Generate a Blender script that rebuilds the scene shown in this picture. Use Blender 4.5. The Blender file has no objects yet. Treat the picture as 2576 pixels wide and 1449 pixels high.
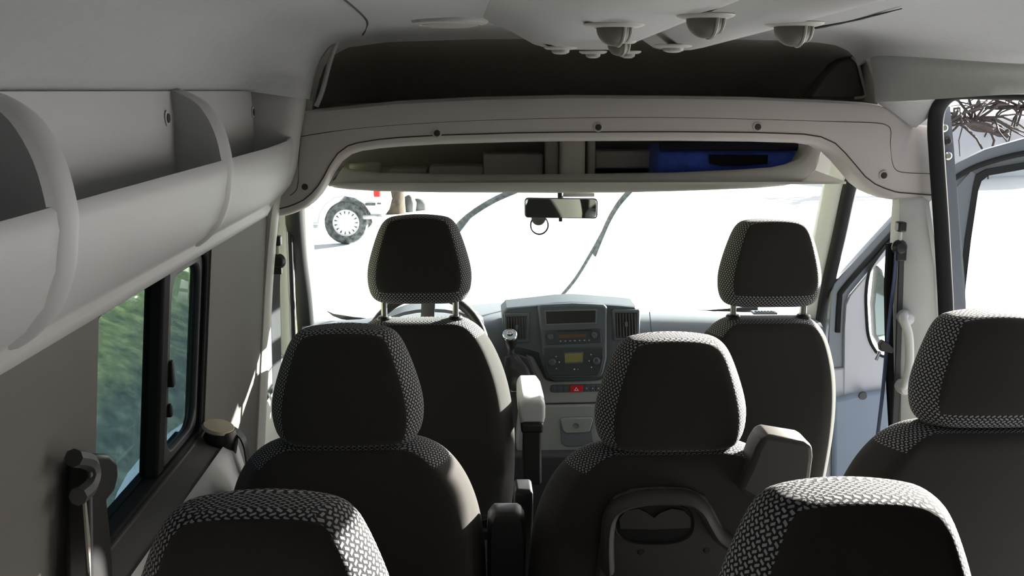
import bpy, bmesh, math, random
from mathutils import Vector, Matrix, Euler
random.seed(7)
SC = bpy.context.scene
COL = SC.collection
PI = math.pi
# ------------------------------------------------------------------ camera
FPX = 2700.0
CAM = (-.315, 0.0, 1.70)
_dx, _dy = (1200-1288)/FPX, (724.5-228)/FPX
PITCH = math.atan(_dy)
YAW = -math.atan(_dx*math.cos(PITCH))
_s, _c, _sp, _cp = math.sin(YAW), math.cos(YAW), math.sin(PITCH), math.cos(PITCH)
_R = (_c, -_s, 0.0); _F = (_s*_cp, _c*_cp, -_sp); _U = (_s*_sp, _c*_sp, _cp)
def W(px, py, X=None, Y=None, Z=None):
    """survey helper: the point seen at photo pixel (px, py) on the plane X=, Y= or Z= (metres)"""
    a, b = (px-1288)/FPX, (724.5-py)/FPX
    d = [_F[i]+a*_R[i]+b*_U[i] for i in range(3)]
    t = (X-CAM[0])/d[0] if X is not None else (Y-CAM[1])/d[1] if Y is not None else (Z-CAM[2])/d[2]
    return Vector([CAM[i]+t*d[i] for i in range(3)])
cd = bpy.data.cameras.new('camera')
cam = bpy.data.objects.new('camera', cd); COL.objects.link(cam)
cd.sensor_width = 36; cd.lens = FPX/2576*36; cd.clip_start = .02; cd.clip_end = 500
cam.location = CAM
cam.rotation_euler = (PI/2-PITCH, 0, -YAW)
SC.camera = cam

# ------------------------------------------------------------------ materials
MATS = {}
def mat(name, col, rough=.6, metal=0.0, noise=0.0, nscale=60, bump=0.0, bscale=400, spec=.4, sheen=0.0, coat=0.0):
    m = bpy.data.materials.new(name); m.use_nodes = True
    nt = m.node_tree; b = nt.nodes['Principled BSDF']
    b.inputs['Base Color'].default_value = (*col, 1)
    b.inputs['Roughness'].default_value = rough
    b.inputs['Metallic'].default_value = metal
    b.inputs['Specular IOR Level'].default_value = spec
    if sheen: b.inputs['Sheen Weight'].default_value = sheen
    if coat: b.inputs['Coat Weight'].default_value = coat
    tc = nt.nodes.new('ShaderNodeTexCoord')
    if noise:
        n = nt.nodes.new('ShaderNodeTexNoise'); n.inputs['Scale'].default_value = nscale; n.inputs['Detail'].default_value = 4
        nt.links.new(tc.outputs['Object'], n.inputs['Vector'])
        r = nt.nodes.new('ShaderNodeMapRange'); r.inputs[1].default_value = .3; r.inputs[2].default_value = .7
        r.inputs[3].default_value = 1-noise; r.inputs[4].default_value = 1+noise
        nt.links.new(n.outputs['Fac'], r.inputs[0])
        x = nt.nodes.new('ShaderNodeVectorMath'); x.operation = 'SCALE'; x.inputs[0].default_value = col
        nt.links.new(r.outputs[0], x.inputs['Scale']); nt.links.new(x.outputs[0], b.inputs['Base Color'])
    if bump:
        n = nt.nodes.new('ShaderNodeTexNoise'); n.inputs['Scale'].default_value = bscale; n.inputs['Detail'].default_value = 3
        nt.links.new(tc.outputs['Object'], n.inputs['Vector'])
        bp = nt.nodes.new('ShaderNodeBump'); bp.inputs['Strength'].default_value = bump; bp.inputs['Distance'].default_value = .002
        nt.links.new(n.outputs['Fac'], bp.inputs['Height']); nt.links.new(bp.outputs[0], b.inputs['Normal'])
    MATS[name] = m
    return m
def glass(name, tint, refl=.06):
    m = bpy.data.materials.new(name); m.use_nodes = True
    nt = m.node_tree; nt.nodes.remove(nt.nodes['Principled BSDF'])
    out = nt.nodes['Material Output']
    t = nt.nodes.new('ShaderNodeBsdfTransparent'); t.inputs[0].default_value = (*tint, 1)
    g = nt.nodes.new('ShaderNodeBsdfGlossy'); g.inputs['Roughness'].default_value = .02
    lw_ = nt.nodes.new('ShaderNodeLayerWeight'); lw_.inputs[0].default_value = .5      # Schlick reflectance of a thin pane
    pw = nt.nodes.new('ShaderNodeMath'); pw.operation = 'POWER'; pw.inputs[1].default_value = 5
    f = nt.nodes.new('ShaderNodeMath'); f.operation = 'MULTIPLY_ADD'; f.inputs[1].default_value = .6; f.inputs[2].default_value = refl*.5
    nt.links.new(lw_.outputs['Facing'], pw.inputs[0]); nt.links.new(pw.outputs[0], f.inputs[0])
    mx = nt.nodes.new('ShaderNodeMixShader')
    nt.links.new(f.outputs[0], mx.inputs[0]); nt.links.new(t.outputs[0], mx.inputs[1]); nt.links.new(g.outputs[0], mx.inputs[2])
    nt.links.new(mx.outputs[0], out.inputs[0])
    return m
M_shell = mat('grey_trim_plastic', (.46,.45,.435), .55, bump=.15, bscale=900)
M_shelf = mat('grey_shelf_plastic', (.42,.42,.425), .5, bump=.12, bscale=900)
M_beam = mat('warm_grey_trim', (.50,.47,.46), .6, bump=.15, bscale=900)
M_lip = mat('pale_grey_console', (.50,.50,.47), .5, bump=.1, bscale=900)
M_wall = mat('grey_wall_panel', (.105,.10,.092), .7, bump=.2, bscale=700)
M_head = mat('headliner', (.405,.415,.425), .85, noise=.03, bump=.15, bscale=900)
M_felt = mat('dark_grey_roof_felt', (.60,.565,.52), .95, noise=.05, bump=.2, bscale=900)
M_pillar = mat('pale_pillar_trim', (.55,.56,.53), .55, bump=.1, bscale=800)
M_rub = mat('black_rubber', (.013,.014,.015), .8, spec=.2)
M_rubm = mat('matt_black_fabric', (.012,.012,.013), .95, spec=.1)
M_blk = mat('black_plastic', (.015,.015,.016), .4)
M_dgrey = mat('dark_grey_plastic', (.05,.052,.055), .5, bump=.1, bscale=900)
M_seam = mat('panel_gap', (.05,.048,.046), .9)
M_fab = mat('charcoal_fabric', (.034,.032,.028), .95, noise=.12, nscale=900, bump=.35, bscale=1600, spec=.15, sheen=.12)
M_fplas = mat('seat_back_plastic', (.05,.047,.042), .55, bump=.12, bscale=900)
M_dash = mat('dashboard_grey', (.13,.145,.165), .5, bump=.15, bscale=900)
M_stack = mat('console_blue_grey', (.075,.09,.105), .4, bump=.08, bscale=900)
M_stack2 = mat('radio_face', (.04,.048,.055), .35)
M_cons = mat('console_mid_grey', (.27,.28,.28), .5, bump=.12, bscale=900)
M_chrome = mat('brushed_steel', (.55,.56,.58), .25, metal=1)
M_post = mat('dark_steel', (.22,.225,.23), .3, metal=.9)
M_red = mat('hazard_red', (.55,.015,.02), .4)
M_white = mat('white_marking', (.8,.8,.8), .5)
M_lcd = mat('olive_display', (.20,.19,.06), .3)
M_amber = mat('amber_display', (.10,.065,.03), .3)
M_paint = mat('pale_blue_metal_paint', (.145,.165,.19), .35, metal=.35, coat=.3)
M_paintd = mat('dark_blue_metal_edge', (.12,.19,.33), .4, metal=.2)
M_doortrim = mat('door_trim_grey', (.45,.465,.52), .6, bump=.1, bscale=800)
M_doorpad = mat('door_trim_blue_grey', (.20,.25,.33), .6, bump=.1, bscale=800)
M_pale = mat('pale_handle', (.62,.63,.62), .45)
M_armr = mat('armrest_vinyl', (.50,.51,.50), .5, bump=.1, bscale=600)
M_floor = mat('rubber_floor', (.035,.035,.036), .7, noise=.15, nscale=40)
M_glass = glass('clear_glass', (.93,.96,.95))
M_tint = glass('tinted_glass', (.25,.33,.375))
M_mirror = mat('mirror_glass', (.62,.70,.66), .02, metal=1)
M_blue = mat('blue_nylon', (.035,.085,.50), .7, noise=.25, nscale=40, bump=.3, bscale=700, sheen=.2)
M_navy = mat('navy_zip_edge', (.006,.008,.022), .8)
M_belt = mat('seat_belt_webbing', (.06,.065,.075), .7, bump=.2, bscale=1200)
M_beltg = mat('grey_belt_webbing', (.20,.19,.175), .7, bump=.2, bscale=1200)
M_beltb = mat('blue_grey_webbing', (.06,.085,.16), .6)
M_leather = mat('black_leather', (.018,.019,.02), .4, bump=.25, bscale=120)
M_lid = mat('cream_cap', (.52,.48,.34), .4)
M_snow = mat('snow', (.74,.75,.77), .8, noise=.03, nscale=2, bump=.5, bscale=6)
M_car = mat('white_car_paint', (.85,.86,.87), .3, coat=.4)
M_cardark = mat('car_window_dark', (.02,.025,.03), .1)
M_tyre = mat('dirty_tyre', (.10,.11,.105), .8, noise=.75, nscale=16)
M_rim = mat('silver_rim', (.75,.76,.78), .35, metal=.3)
M_tail = mat('tail_lamp_red', (.6,.02,.015), .25)
M_bark = mat('bark', (.05,.036,.022), .9, noise=.5, nscale=9, bump=.8, bscale=30)
M_rock = mat('rock', (.11,.115,.11), .9, noise=.4, nscale=4, bump=.8, bscale=14)
M_branch = mat('branch', (.055,.045,.04), .9, noise=.3, nscale=20)
M_ice = mat('frosted_rubber', (.10,.12,.14), .6, noise=.5, nscale=60)
M_crust = mat('dirty_snow', (.5,.5,.47), .9, noise=.4, nscale=8)

def grass_mat():
    m = bpy.data.materials.new('winter_grass'); m.use_nodes = True
    nt = m.node_tree; b = nt.nodes['Principled BSDF']; b.inputs['Roughness'].default_value = .95
    tc = nt.nodes.new('ShaderNodeTexCoord')
    n = nt.nodes.new('ShaderNodeTexNoise'); n.inputs['Scale'].default_value = 6.5; n.inputs['Detail'].default_value = 8; n.inputs['Roughness'].default_value = .7
    nt.links.new(tc.outputs['Object'], n.inputs['Vector'])
    r = nt.nodes.new('ShaderNodeValToRGB'); e = r.color_ramp.elements
    e[0].position = .32; e[0].color = (.02,.025,.022,1); e[1].position = .70; e[1].color = (.16,.155,.10,1)
    k = e.new(.52); k.color = (.07,.075,.055,1)
    nt.links.new(n.outputs['Fac'], r.inputs[0])
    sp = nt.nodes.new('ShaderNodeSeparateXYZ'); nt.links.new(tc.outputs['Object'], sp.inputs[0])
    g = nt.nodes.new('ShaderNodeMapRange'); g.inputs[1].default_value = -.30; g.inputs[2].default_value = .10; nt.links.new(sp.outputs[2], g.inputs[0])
    sun_tint = nt.nodes.new('ShaderNodeMix'); sun_tint.data_type = 'RGBA'; sun_tint.blend_type = 'MULTIPLY'; sun_tint.inputs[7].default_value = (4.2,3.6,1.7,1)   # sunlight on the upper bank put into the grass colour
    nt.links.new(g.outputs[0], sun_tint.inputs[0]); nt.links.new(r.outputs[0], sun_tint.inputs[6]); nt.links.new(sun_tint.outputs[2], b.inputs['Base Color'])
    return m
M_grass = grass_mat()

def weave_mat():
    """two-tone woven seat fabric: small light lozenges on black, laid out on the UV map (metres)"""
    m = bpy.data.materials.new('lozenge_weave'); m.use_nodes = True
    nt = m.node_tree; b = nt.nodes['Principled BSDF']; b.inputs['Roughness'].default_value = .9
    b.inputs['Specular IOR Level'].default_value = .2
    uv = nt.nodes.new('ShaderNodeUVMap')
    def math_(op, a, bb=None):
        n = nt.nodes.new('ShaderNodeMath'); n.operation = op
        for i, v in enumerate((a, bb)):
            if v is None: continue
            if isinstance(v, (int, float)): n.inputs[i].default_value = v
            else: nt.links.new(v, n.inputs[i])
        return n.outputs[0]
    sep = nt.nodes.new('ShaderNodeSeparateXYZ'); nt.links.new(uv.outputs[0], sep.inputs[0])
    u = math_('DIVIDE', sep.outputs[0], .0105); v = math_('DIVIDE', sep.outputs[1], .0062)
    row = math_('FLOOR', v)
    par = math_('MODULO', math_('ABSOLUTE', row), 2.0)
    u2 = math_('ADD', u, math_('MULTIPLY', par, .5))
    fv = math_('SUBTRACT', math_('FRACT', v), .5)
    sgn = math_('SUBTRACT', math_('MULTIPLY', par, 2.0), 1.0)
    u3 = math_('ADD', u2, math_('MULTIPLY', math_('MULTIPLY', fv, sgn), .45))
    fu = math_('ABSOLUTE', math_('SUBTRACT', math_('FRACT', u3), .5))
    dist = math_('ADD', math_('MULTIPLY', fu, 1.25), math_('MULTIPLY', math_('ABSOLUTE', fv), .75))
    mr = nt.nodes.new('ShaderNodeMapRange'); mr.inputs[1].default_value = .48; mr.inputs[2].default_value = .38
    nt.links.new(dist, mr.inputs[0])
    mx = nt.nodes.new('ShaderNodeMix'); mx.data_type = 'RGBA'
    mx.inputs[6].default_value = (.016,.016,.017,1); mx.inputs[7].default_value = (.29,.29,.305,1)
    nt.links.new(mr.outputs[0], mx.inputs[0]); nt.links.new(mx.outputs[2], b.inputs['Base Color'])
    bp = nt.nodes.new('ShaderNodeBump'); bp.inputs['Strength'].default_value = .6; bp.inputs['Distance'].default_value = .0015
    nt.links.new(mr.outputs[0], bp.inputs['Height']); nt.links.new(bp.outputs[0], b.inputs['Normal'])
    return m
M_weave = weave_mat()

# ------------------------------------------------------------------ mesh helpers
class MB:
    def __init__(s): s.v = []; s.f = []; s.m = []; s.uv = {}
    def add(s, verts, faces, mi=0):
        b = len(s.v); s.v += [Vector(p) for p in verts]
        for f in faces: s.f.append(tuple(b+i for i in f)); s.m.append(mi)
    def box(s, c, size, rot=None, mi=0):
        hx, hy, hz = size[0]/2, size[1]/2, size[2]/2
        vs = [Vector((x, y, z)) for x in (-hx, hx) for y in (-hy, hy) for z in (-hz, hz)]
        if rot is not None:
            R = Euler(rot).to_matrix() if not isinstance(rot, Matrix) else rot
            vs = [R @ p for p in vs]
        s.add([p+Vector(c) for p in vs], [(0,1,3,2),(4,6,7,5),(0,4,5,1),(2,3,7,6),(0,2,6,4),(1,5,7,3)], mi)
    def loft(s, rings, closed=True, caps=(True, True), mi=0):
        n = len(rings[0]); vs = [p for r in rings for p in r]; fs = []
        for i in range(len(rings)-1):
            for j in range(n if closed else n-1):
                k = (j+1) % n
                fs.append((i*n+j, i*n+k, (i+1)*n+k, (i+1)*n+j))
        if closed and caps[0]: fs.append(tuple(range(n-1, -1, -1)))
        if closed and caps[1]: fs.append(tuple((len(rings)-1)*n+j for j in range(n)))
        s.add(vs, fs, mi)
    def tube(s, path, r, n=10, closed=False, flat=None, caps=True, mi=0, up=None):
        """sweep; r number or list; flat=(a,b) ellipse half axes along (up, side)"""
        P = [Vector(p) for p in path]; N = len(P); rings = []
        prev = None
        for i in range(N):
            if closed: t = (P[(i+1) % N]-P[i-1]).normalized()
            else: t = (P[min(i+1, N-1)]-P[max(i-1, 0)]).normalized()
            if up is not None: ref = Vector(up)
            elif prev is not None: ref = prev
            else: ref = Vector((0,0,1)) if abs(t.z) < .9 else Vector((0,1,0))
            a = (ref-t*ref.dot(t)).normalized(); b_ = t.cross(a).normalized(); prev = a
            rr = r[i] if isinstance(r, (list, tuple)) else r
            ra, rb = (flat if flat else (rr, rr))
            if flat and not isinstance(r, (list, tuple)): ra, rb = flat
            rings.append([P[i]+a*ra*math.cos(2*PI*j/n)+b_*rb*math.sin(2*PI*j/n) for j in range(n)])
        if closed: rings.append(rings[0])
        s.loft(rings, True, (caps and not closed, caps and not closed), mi)
    def ribbon(s, path, widths, wdir, th, mi=0):
        """flat strap with thickness along a path; wdir = width direction"""
        P = [Vector(p) for p in path]; w = Vector(wdir).normalized(); rings = []
        for i in range(len(P)):
            t = (P[min(i+1, len(P)-1)]-P[max(i-1, 0)]).normalized()
            n_ = t.cross(w).normalized(); hw = (widths[i] if isinstance(widths, (list, tuple)) else widths)/2
            rings.append([P[i]+w*hw+n_*th/2, P[i]-w*hw+n_*th/2, P[i]-w*hw-n_*th/2, P[i]+w*hw-n_*th/2])
        s.loft(rings, mi=mi)
    def prism(s, outline, d, mi=0):
        """3D outline polygon extruded by vector d"""
        d = Vector(d); o = [Vector(p) for p in outline]; n = len(o)
        s.add(o+[p+d for p in o], [tuple(range(n-1, -1, -1)), tuple(range(n, 2*n))]+[(i, (i+1) % n, n+(i+1) % n, n+i) for i in range(n)], mi)
    def ring_plate(s, outer, inner, d, mi=0):
        """frame: matching outer/inner 3D loops, extruded by d"""
        d = Vector(d); n = len(outer); o = [Vector(p) for p in outer]; q = [Vector(p) for p in inner]
        vs = o+q+[p+d for p in o]+[p+d for p in q]; fs = []
        for i in range(n):
            k = (i+1) % n
            fs += [(i, k, n+k, n+i), (2*n+i, 3*n+i, 3*n+k, 2*n+k), (i, 2*n+i, 2*n+k, k), (n+i, n+k, 3*n+k, 3*n+i)]
        s.add(vs, fs, mi)
    def lathe(s, c, prof, axis=(0,0,1), n=24, mi=0):
        """prof: [(r, h)] along axis"""
        q = Vector(axis).normalized().to_track_quat('Z', 'Y').to_matrix(); c = Vector(c)
        rings = [[c+q @ Vector((r*math.cos(2*PI*j/n), r*math.sin(2*PI*j/n), h)) for j in range(n)] for r, h in prof]
        s.loft(rings, True, (True, True), mi)
    def build(s, name, mats, parent=None, smooth=40, bevel=0, seg=2, sub=0, local=False, loc=None, uv=None, crease=None, recalc=True):
        me = bpy.data.meshes.new(name)
        o = bpy.data.objects.new(name, me); COL.objects.link(o)
        off = Vector((0,0,0))
        if parent is not None:
            o.parent = parent
            q = parent
            while q is not None: off += q.location; q = q.parent
        elif loc is not None:
            o.location = loc; off = Vector(loc)
        vs = [tuple(p) if local else tuple(p-off) for p in s.v]
        me.from_pydata(vs, [], s.f)
        for m in (mats if isinstance(mats, (list, tuple)) else [mats]): me.materials.append(m)
        for p, mi in zip(me.polygons, s.m): p.material_index = mi
        if uv is not None:
            L = me.uv_layers.new(name='UVMap')
            for p in me.polygons:
                for li, vi in zip(p.loop_indices, p.vertices): L.data[li].uv = uv(p.index, vi)
        if recalc:
            bm = bmesh.new(); bm.from_mesh(me); bmesh.ops.recalc_face_normals(bm, faces=bm.faces); bm.to_mesh(me); bm.free()
        if smooth:
            for p in me.polygons: p.use_smooth = True
            if not sub: me.set_sharp_from_angle(angle=math.radians(smooth))
        if crease:
            at = me.attributes.new('crease_edge', 'FLOAT', 'EDGE')
            for e in me.edges:
                w = crease(tuple(e.vertices))
                if w: at.data[e.index].value = w
        if bevel:
            b = o.modifiers.new('bevel', 'BEVEL'); b.width = bevel; b.segments = seg; b.limit_method = 'ANGLE'; b.angle_limit = math.radians(35)
        if sub:
            k = o.modifiers.new('subdivision', 'SUBSURF'); k.levels = sub; k.render_levels = sub
        return o
def tag(o, label, cat, group=None):
    o['label'] = label; o['category'] = cat
    if group: o['group'] = group
    return o
def empty(name, loc, label, cat, group=None):
    o = bpy.data.objects.new(name, None); COL.objects.link(o); o.location = loc; o.empty_display_size = .05
    return tag(o, label, cat, group)
def struct(o, label=None, cat=None):
    o['kind'] = 'structure'
    if label: o['label'] = label
    if cat: o['category'] = cat
    return o
def lerp(a, b, t): return a+(b-a)*t
def interp(tab, x):
    if x <= tab[0][0]: return tab[0][1]
    for (x0, y0), (x1, y1) in zip(tab, tab[1:]):
        if x <= x1: return lerp(y0, y1, (x-x0)/(x1-x0))
    return tab[-1][1]
def smoothpath(pts, n=6, closed=False):
    """Catmull-Rom through points"""
    P = [Vector(p) for p in pts]; N = len(P); out = []
    for i in range(N if closed else N-1):
        p0, p1, p2, p3 = (P[(i-1) % N], P[i], P[(i+1) % N], P[(i+2) % N]) if closed else (P[max(i-1, 0)], P[i], P[i+1], P[min(i+2, N-1)])
        for k in range(n):
            t = k/n
            out.append(.5*((2*p1)+(p2-p0)*t+(2*p0-5*p1+4*p2-p3)*t*t+(3*p1-p0-3*p2+p3)*t**3))
    if not closed: out.append(P[-1])
    return out
def rrect(w, h, r, n=5):
    """rounded rectangle loop in 2D, centred"""
    out = []
    for cx, cy, a0 in ((w/2-r, h/2-r, 0), (-w/2+r, h/2-r, PI/2), (-w/2+r, -h/2+r, PI), (w/2-r, -h/2+r, 3*PI/2)):
        for i in range(n+1):
            a = a0+PI/2*i/n; out.append((cx+r*math.cos(a), cy+r*math.sin(a)))
    return out
def wx(z): return .885-.09*(z-1.0)          # half width of the body inside at height z
def wxo(z): return wx(z)+.075               # outer skin

# ================================================================== SETTING
# floor
b = MB(); b.box((0, 1.4, -.03), (1.86, 5.2, .06))
struct(b.build('floor', M_floor))
# rear wall behind the camera
b = MB(); b.box((0, -1.22, .93), (1.96, .04, 1.9)); struct(b.build('wall_rear', M_dgrey))

# ceiling: closed loft along Y, cove on both sides
CL = [(-.866,1.700),(-.852,1.706),(-.838,1.718),(-.822,1.735),(-.80,1.752),(-.765,1.785),(-.72,1.812),(-.66,1.832)]
CF = [(-.742,1.680),(-.740,1.695),(-.737,1.71),(-.732,1.73),(-.725,1.752),(-.712,1.785),(-.69,1.812),(-.65,1.832)]
CR = [(-.55,1.846),(-.3,1.854),(0,1.857),(.3,1.855),(.48,1.852)]
CQ0 = [(.56,1.840),(.64,1.817),(.70,1.796),(.755,1.772),(.80,1.748)]
CQ1 = [(.58,1.847),(.63,1.840),(.665,1.825),(.683,1.808),(.695,1.785)]
def sstep(a, b_, x):
    t = min(1, max(0, (x-a)/(b_-a))); return t*t*(3-2*t)
b = MB(); rings = []
for Y, dz in [(-1.2,0),(0,0),(1,0)]+[(1.9+.04*q,0) for q in range(22)]+[(2.78,-.002),(2.81,-.004),(2.84,-.008),(2.87,-.022)]:
    left = []
    for q, (p0, p1) in enumerate(zip(CL, CF)):
        t = sstep(2.58, 2.71, Y) if q < 3 else sstep(2.36-.1*(q-3), 2.71, Y)
        left.append((lerp(p0[0], p1[0], t), lerp(p0[1], p1[1], t)))
    pts_ = left+CR+[(lerp(p0[0], p1[0], sstep(2.0, 2.80, Y)), lerp(p0[1], p1[1], sstep(2.0, 2.80, Y))) for p0, p1 in zip(CQ0, CQ1)]
    lo = [Vector((x, Y, z+dz)) for x, z in pts_]; hi = [Vector((x*1.12, Y, max(z+.03, 1.79))) for x, z in reversed(pts_)]
    rings.append(lo+hi)
b.loft(rings)
ceil = struct(b.build('ceiling', M_head, smooth=80))
# seam of the left headliner panel
b = MB(); b.tube(smoothpath([(-.535,-1.0,1.8475),(-.535,1.2,1.8475),(-.53,1.75,1.8475),(-.545,2.3,1.847),(-.575,2.6,1.8447),(-.605,2.80,1.838)]), .0028, 6)
b.build('seam', M_seam, ceil)
b = MB(); b.tube(smoothpath([W(2052,68,Z=1.851),W(2150,50,Z=1.850),W(2268,22,Z=1.848)]), [.005,.005,.005,.004,.004,.003,.003,.003,.002,.002,.0015,.001,.001], 6); b.build('seam', M_seam, ceil)

# upper left wall / cove profile blends into the bulged front end
def left_profile(t):
    a = [(-.90,1.74),(-.89,1.72),(-.88,1.708),(-.87,1.702),(-.862,1.699),(-.859,1.65),(-.859,1.60),(-.859,1.55),(-.859,1.50),(-.868,1.43),(-.872,1.40)]
    e = [(-.80,1.752),(-.765,1.735),(-.752,1.70),(-.752,1.67),(-.757,1.63),(-.764,1.59),(-.772,1.55),(-.782,1.50),(-.80,1.455),(-.832,1.418),(-.852,1.385)]
    return [(lerp(p[0], q[0], t), lerp(p[1], q[1], t)) for p, q in zip(a, e)]
def ceil_x(Y):   # cove runs further inwards close to the front end
    return 0
b = MB(); rings = []
for Y, t in ((-1.2,0),(0,0),(1.0,0),(2.0,0),(2.5,0),(2.69,0)):
    pr = left_profile(t); rings.append([Vector((x, Y, z)) for x, z in pr]+[Vector((-.965, Y, z)) for x, z in reversed(pr)])
b.loft(rings)
struct(b.build('wall_left', M_shelf), 'grey upper side panel behind the open storage bins', 'wall')

# lower left wall with the window hole : boxes lofted in (Y) strips
WY0, WY1, WZ0, WZ1 = 1.50, 2.155, 1.005, 1.40
def wall_strip(mb, y0, y1, z0, z1, thick=.06, nz=6, sgn=-1):
    rings = []
    for i in range(nz+1):
        z = lerp(z0, z1, i/nz)
        rings.append([Vector((sgn*wx(z), y0, z)), Vector((sgn*wx(z), y1, z)), Vector((sgn*(wx(z)+thick), y1, z)), Vector((sgn*(wx(z)+thick), y0, z))])
    mb.loft(rings)
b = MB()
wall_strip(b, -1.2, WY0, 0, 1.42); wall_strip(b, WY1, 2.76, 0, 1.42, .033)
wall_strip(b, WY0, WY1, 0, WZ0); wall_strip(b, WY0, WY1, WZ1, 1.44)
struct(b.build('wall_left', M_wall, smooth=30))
# belt-line ledge of the left wall
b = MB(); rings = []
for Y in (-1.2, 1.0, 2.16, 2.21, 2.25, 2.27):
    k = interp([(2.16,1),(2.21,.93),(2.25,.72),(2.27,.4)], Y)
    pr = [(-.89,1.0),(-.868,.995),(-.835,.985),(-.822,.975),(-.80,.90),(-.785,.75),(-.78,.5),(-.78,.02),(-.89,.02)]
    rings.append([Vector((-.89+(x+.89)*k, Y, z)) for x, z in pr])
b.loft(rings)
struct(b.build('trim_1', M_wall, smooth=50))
b = MB(); rings = []
for Y in (-1.2, 1.0, 2.12, 2.17, 2.21, 2.235):
    k = interp([(2.12,1),(2.17,.95),(2.21,.80),(2.235,.62)], Y)
    rings.append([Vector((-.89+(x+.89)*k, Y, z)) for x, z in ((-.834,.990),(-.818,.976),(-.797,.90),(-.782,.75),(-.79,.74),(-.83,.9))])
b.loft(rings); struct(b.build('trim_18', M_shelf, smooth=50), 'light grey strip along the ledge under the left window', 'trim')

# left side window: frame ring, mullion, panes (glass plane a little outside the trim)
def lw(Y, z, off=.03): return Vector((-(wx(z)+off), Y, z))
def win_loop(y0, y1, z0, z1, r, off, n=5):
    return [lw((y0+y1)/2+p, (z0+z1)/2+q, off) for p, q in rrect(y1-y0, z1-z0, r, n)]
win = empty('window_2', (-.93, 1.88, 1.0), 'dark tinted sliding window in the left wall under the bins', 'window'); win['kind'] = 'structure'
b = MB(); b.ring_plate(win_loop(WY0-.02, WY1+.012, WZ0-.012, WZ1+.012, .03, .004), win_loop(WY0+.0, WY1-.012, WZ0+.010, WZ1-.018, .03, .004), (-.035,0,0))
b.build('window_frame', M_rub, win, smooth=30, bevel=.004)
b = MB(); b.prism([lw(1.858, 1.012,.010), lw(1.902,1.012,.010), lw(1.902,1.39,.010), lw(1.858,1.39,.010)], (-.035,0,0))
b.build('mullion', M_rub, win, smooth=30, bevel=.006)
b = MB(); b.ring_plate(win_loop(1.89, 2.145, 1.012, 1.385, .03, .014), win_loop(1.928, 2.13, 1.03, 1.368, .045, .014), (-.02,0,0))
b.build('sliding_sash', M_dgrey, win, smooth=30, bevel=.004)
b = MB(); b.box(tuple(lw(1.925,1.19,.012)), (.014,.014,.05)); b.box(tuple(lw(1.925,1.12,.012)), (.012,.012,.025))
b.build('latch', M_blk, win, bevel=.003)
b = MB(); b.prism(win_loop(WY0-.015, 1.90, WZ0, WZ1, .03, .032), (-.005,0,0)); b.build('pane', M_tint, win, smooth=0)
b = MB(); b.prism(win_loop(1.90, 2.14, 1.02, 1.38, .04, .022), (-.005,0,0)); b.build('pane', M_tint, win, smooth=0)

# left B pillar
b = MB(); rings = []
for z in (0,.4,.8,1.0,1.2,1.3,1.38,1.44):
    x = -wx(z); k = interp([(1.25,0),(1.38,.006),(1.44,.012)], z)
    rings.append([Vector(p) for p in ((x-.08,2.74,z),(x+.004+k,2.738,z),(x+.013+k,2.75,z),(x+.015+k,2.785,z),(x+.006+k,2.83,z),(x-.03,2.88,z),(x-.08,2.89,z))])
b.loft(rings)
struct(b.build('trim_2', M_pillar, smooth=50), 'pale pillar trim behind the left front door', 'pillar')

# right side: cove / header above the sliding door, B pillar, lower wall behind
b = MB(); rings = []
pr = [(.799,1.7485),(.822,1.731),(.838,1.713),(.846,1.70),(.849,1.692),(.858,1.688),(.872,1.70),(.885,1.73),(.915,1.90),(.80,1.90)]
pe = [(.694,1.786),(.703,1.755),(.709,1.722),(.716,1.672),(.765,1.642),(.806,1.611),(.815,1.606),(.822,1.70),(.915,1.90),(.80,1.90)]
for Y in [-1.2, 0, 1, 2]+[2.1+.03*q for q in range(23)]+[2.79]:
    ts, tf = sstep(2.0, 2.80, Y), sstep(2.655, 2.765, Y)
    rings.append([Vector((lerp(p[0],q[0],ts if k_ < 4 else tf), Y, lerp(p[1],q[1],ts if k_ < 4 else tf))) for k_, (p, q) in enumerate(zip(pr, pe))])
b.loft(rings); struct(b.build('wall_right', M_head, smooth=75), 'pale headlining strip above the sliding door opening', 'wall')
b = MB(); wall_strip(b, -1.2, 1.42, 0, 1.70, sgn=1); struct(b.build('wall_right', M_dgrey, smooth=30))
b = MB(); b.box((.87,2.07,-.01), (.14,1.3,.06)); struct(b.build('trim_3', M_dgrey, bevel=.01), 'dark sill step of the sliding door', 'trim')

# right B pillar trim
b = MB(); rings = []
for z in (0,.3,.6,.9,1.1,1.25,1.35,1.405,1.43):
    xi = interp([(0,.85),(.78,.826),(1.0,.806),(1.27,.785),(1.43,.785)], z); xo = interp([(0,.95),(1.135,.888),(1.43,.852)], z)
    dy = interp([(1.25,0),(1.405,.035),(1.43,.055)], z)
    rings.append([Vector(p) for p in ((xi+.008,2.76+dy*.6,z),(xi+.045,2.735+dy,z),(xo,2.73+dy,z),(xo+.02,2.75+dy,z),(xo+.03,2.84,z),(xi+.03,2.86,z),(xi+.004,2.82,z))])
b.loft(rings); pilR = struct(b.build('trim_4', M_pillar, smooth=50), 'pale pillar trim between the two right doors', 'pillar')
b = MB(); b.tube([(.783,2.80,1.30),(.785,2.80,1.18),(.800,2.79,.95),(.826,2.78,.70),(.84,2.78,.3)], .012, 8); b.build('edge_rubber', M_rub, pilR)
b = MB(); b.ribbon([(.795,2.752,1.30),(.803,2.747,1.0),(.812,2.747,.5)], .018, (1,.5,0), .004); b.build('belt_slot', M_dgrey, pilR)

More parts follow.
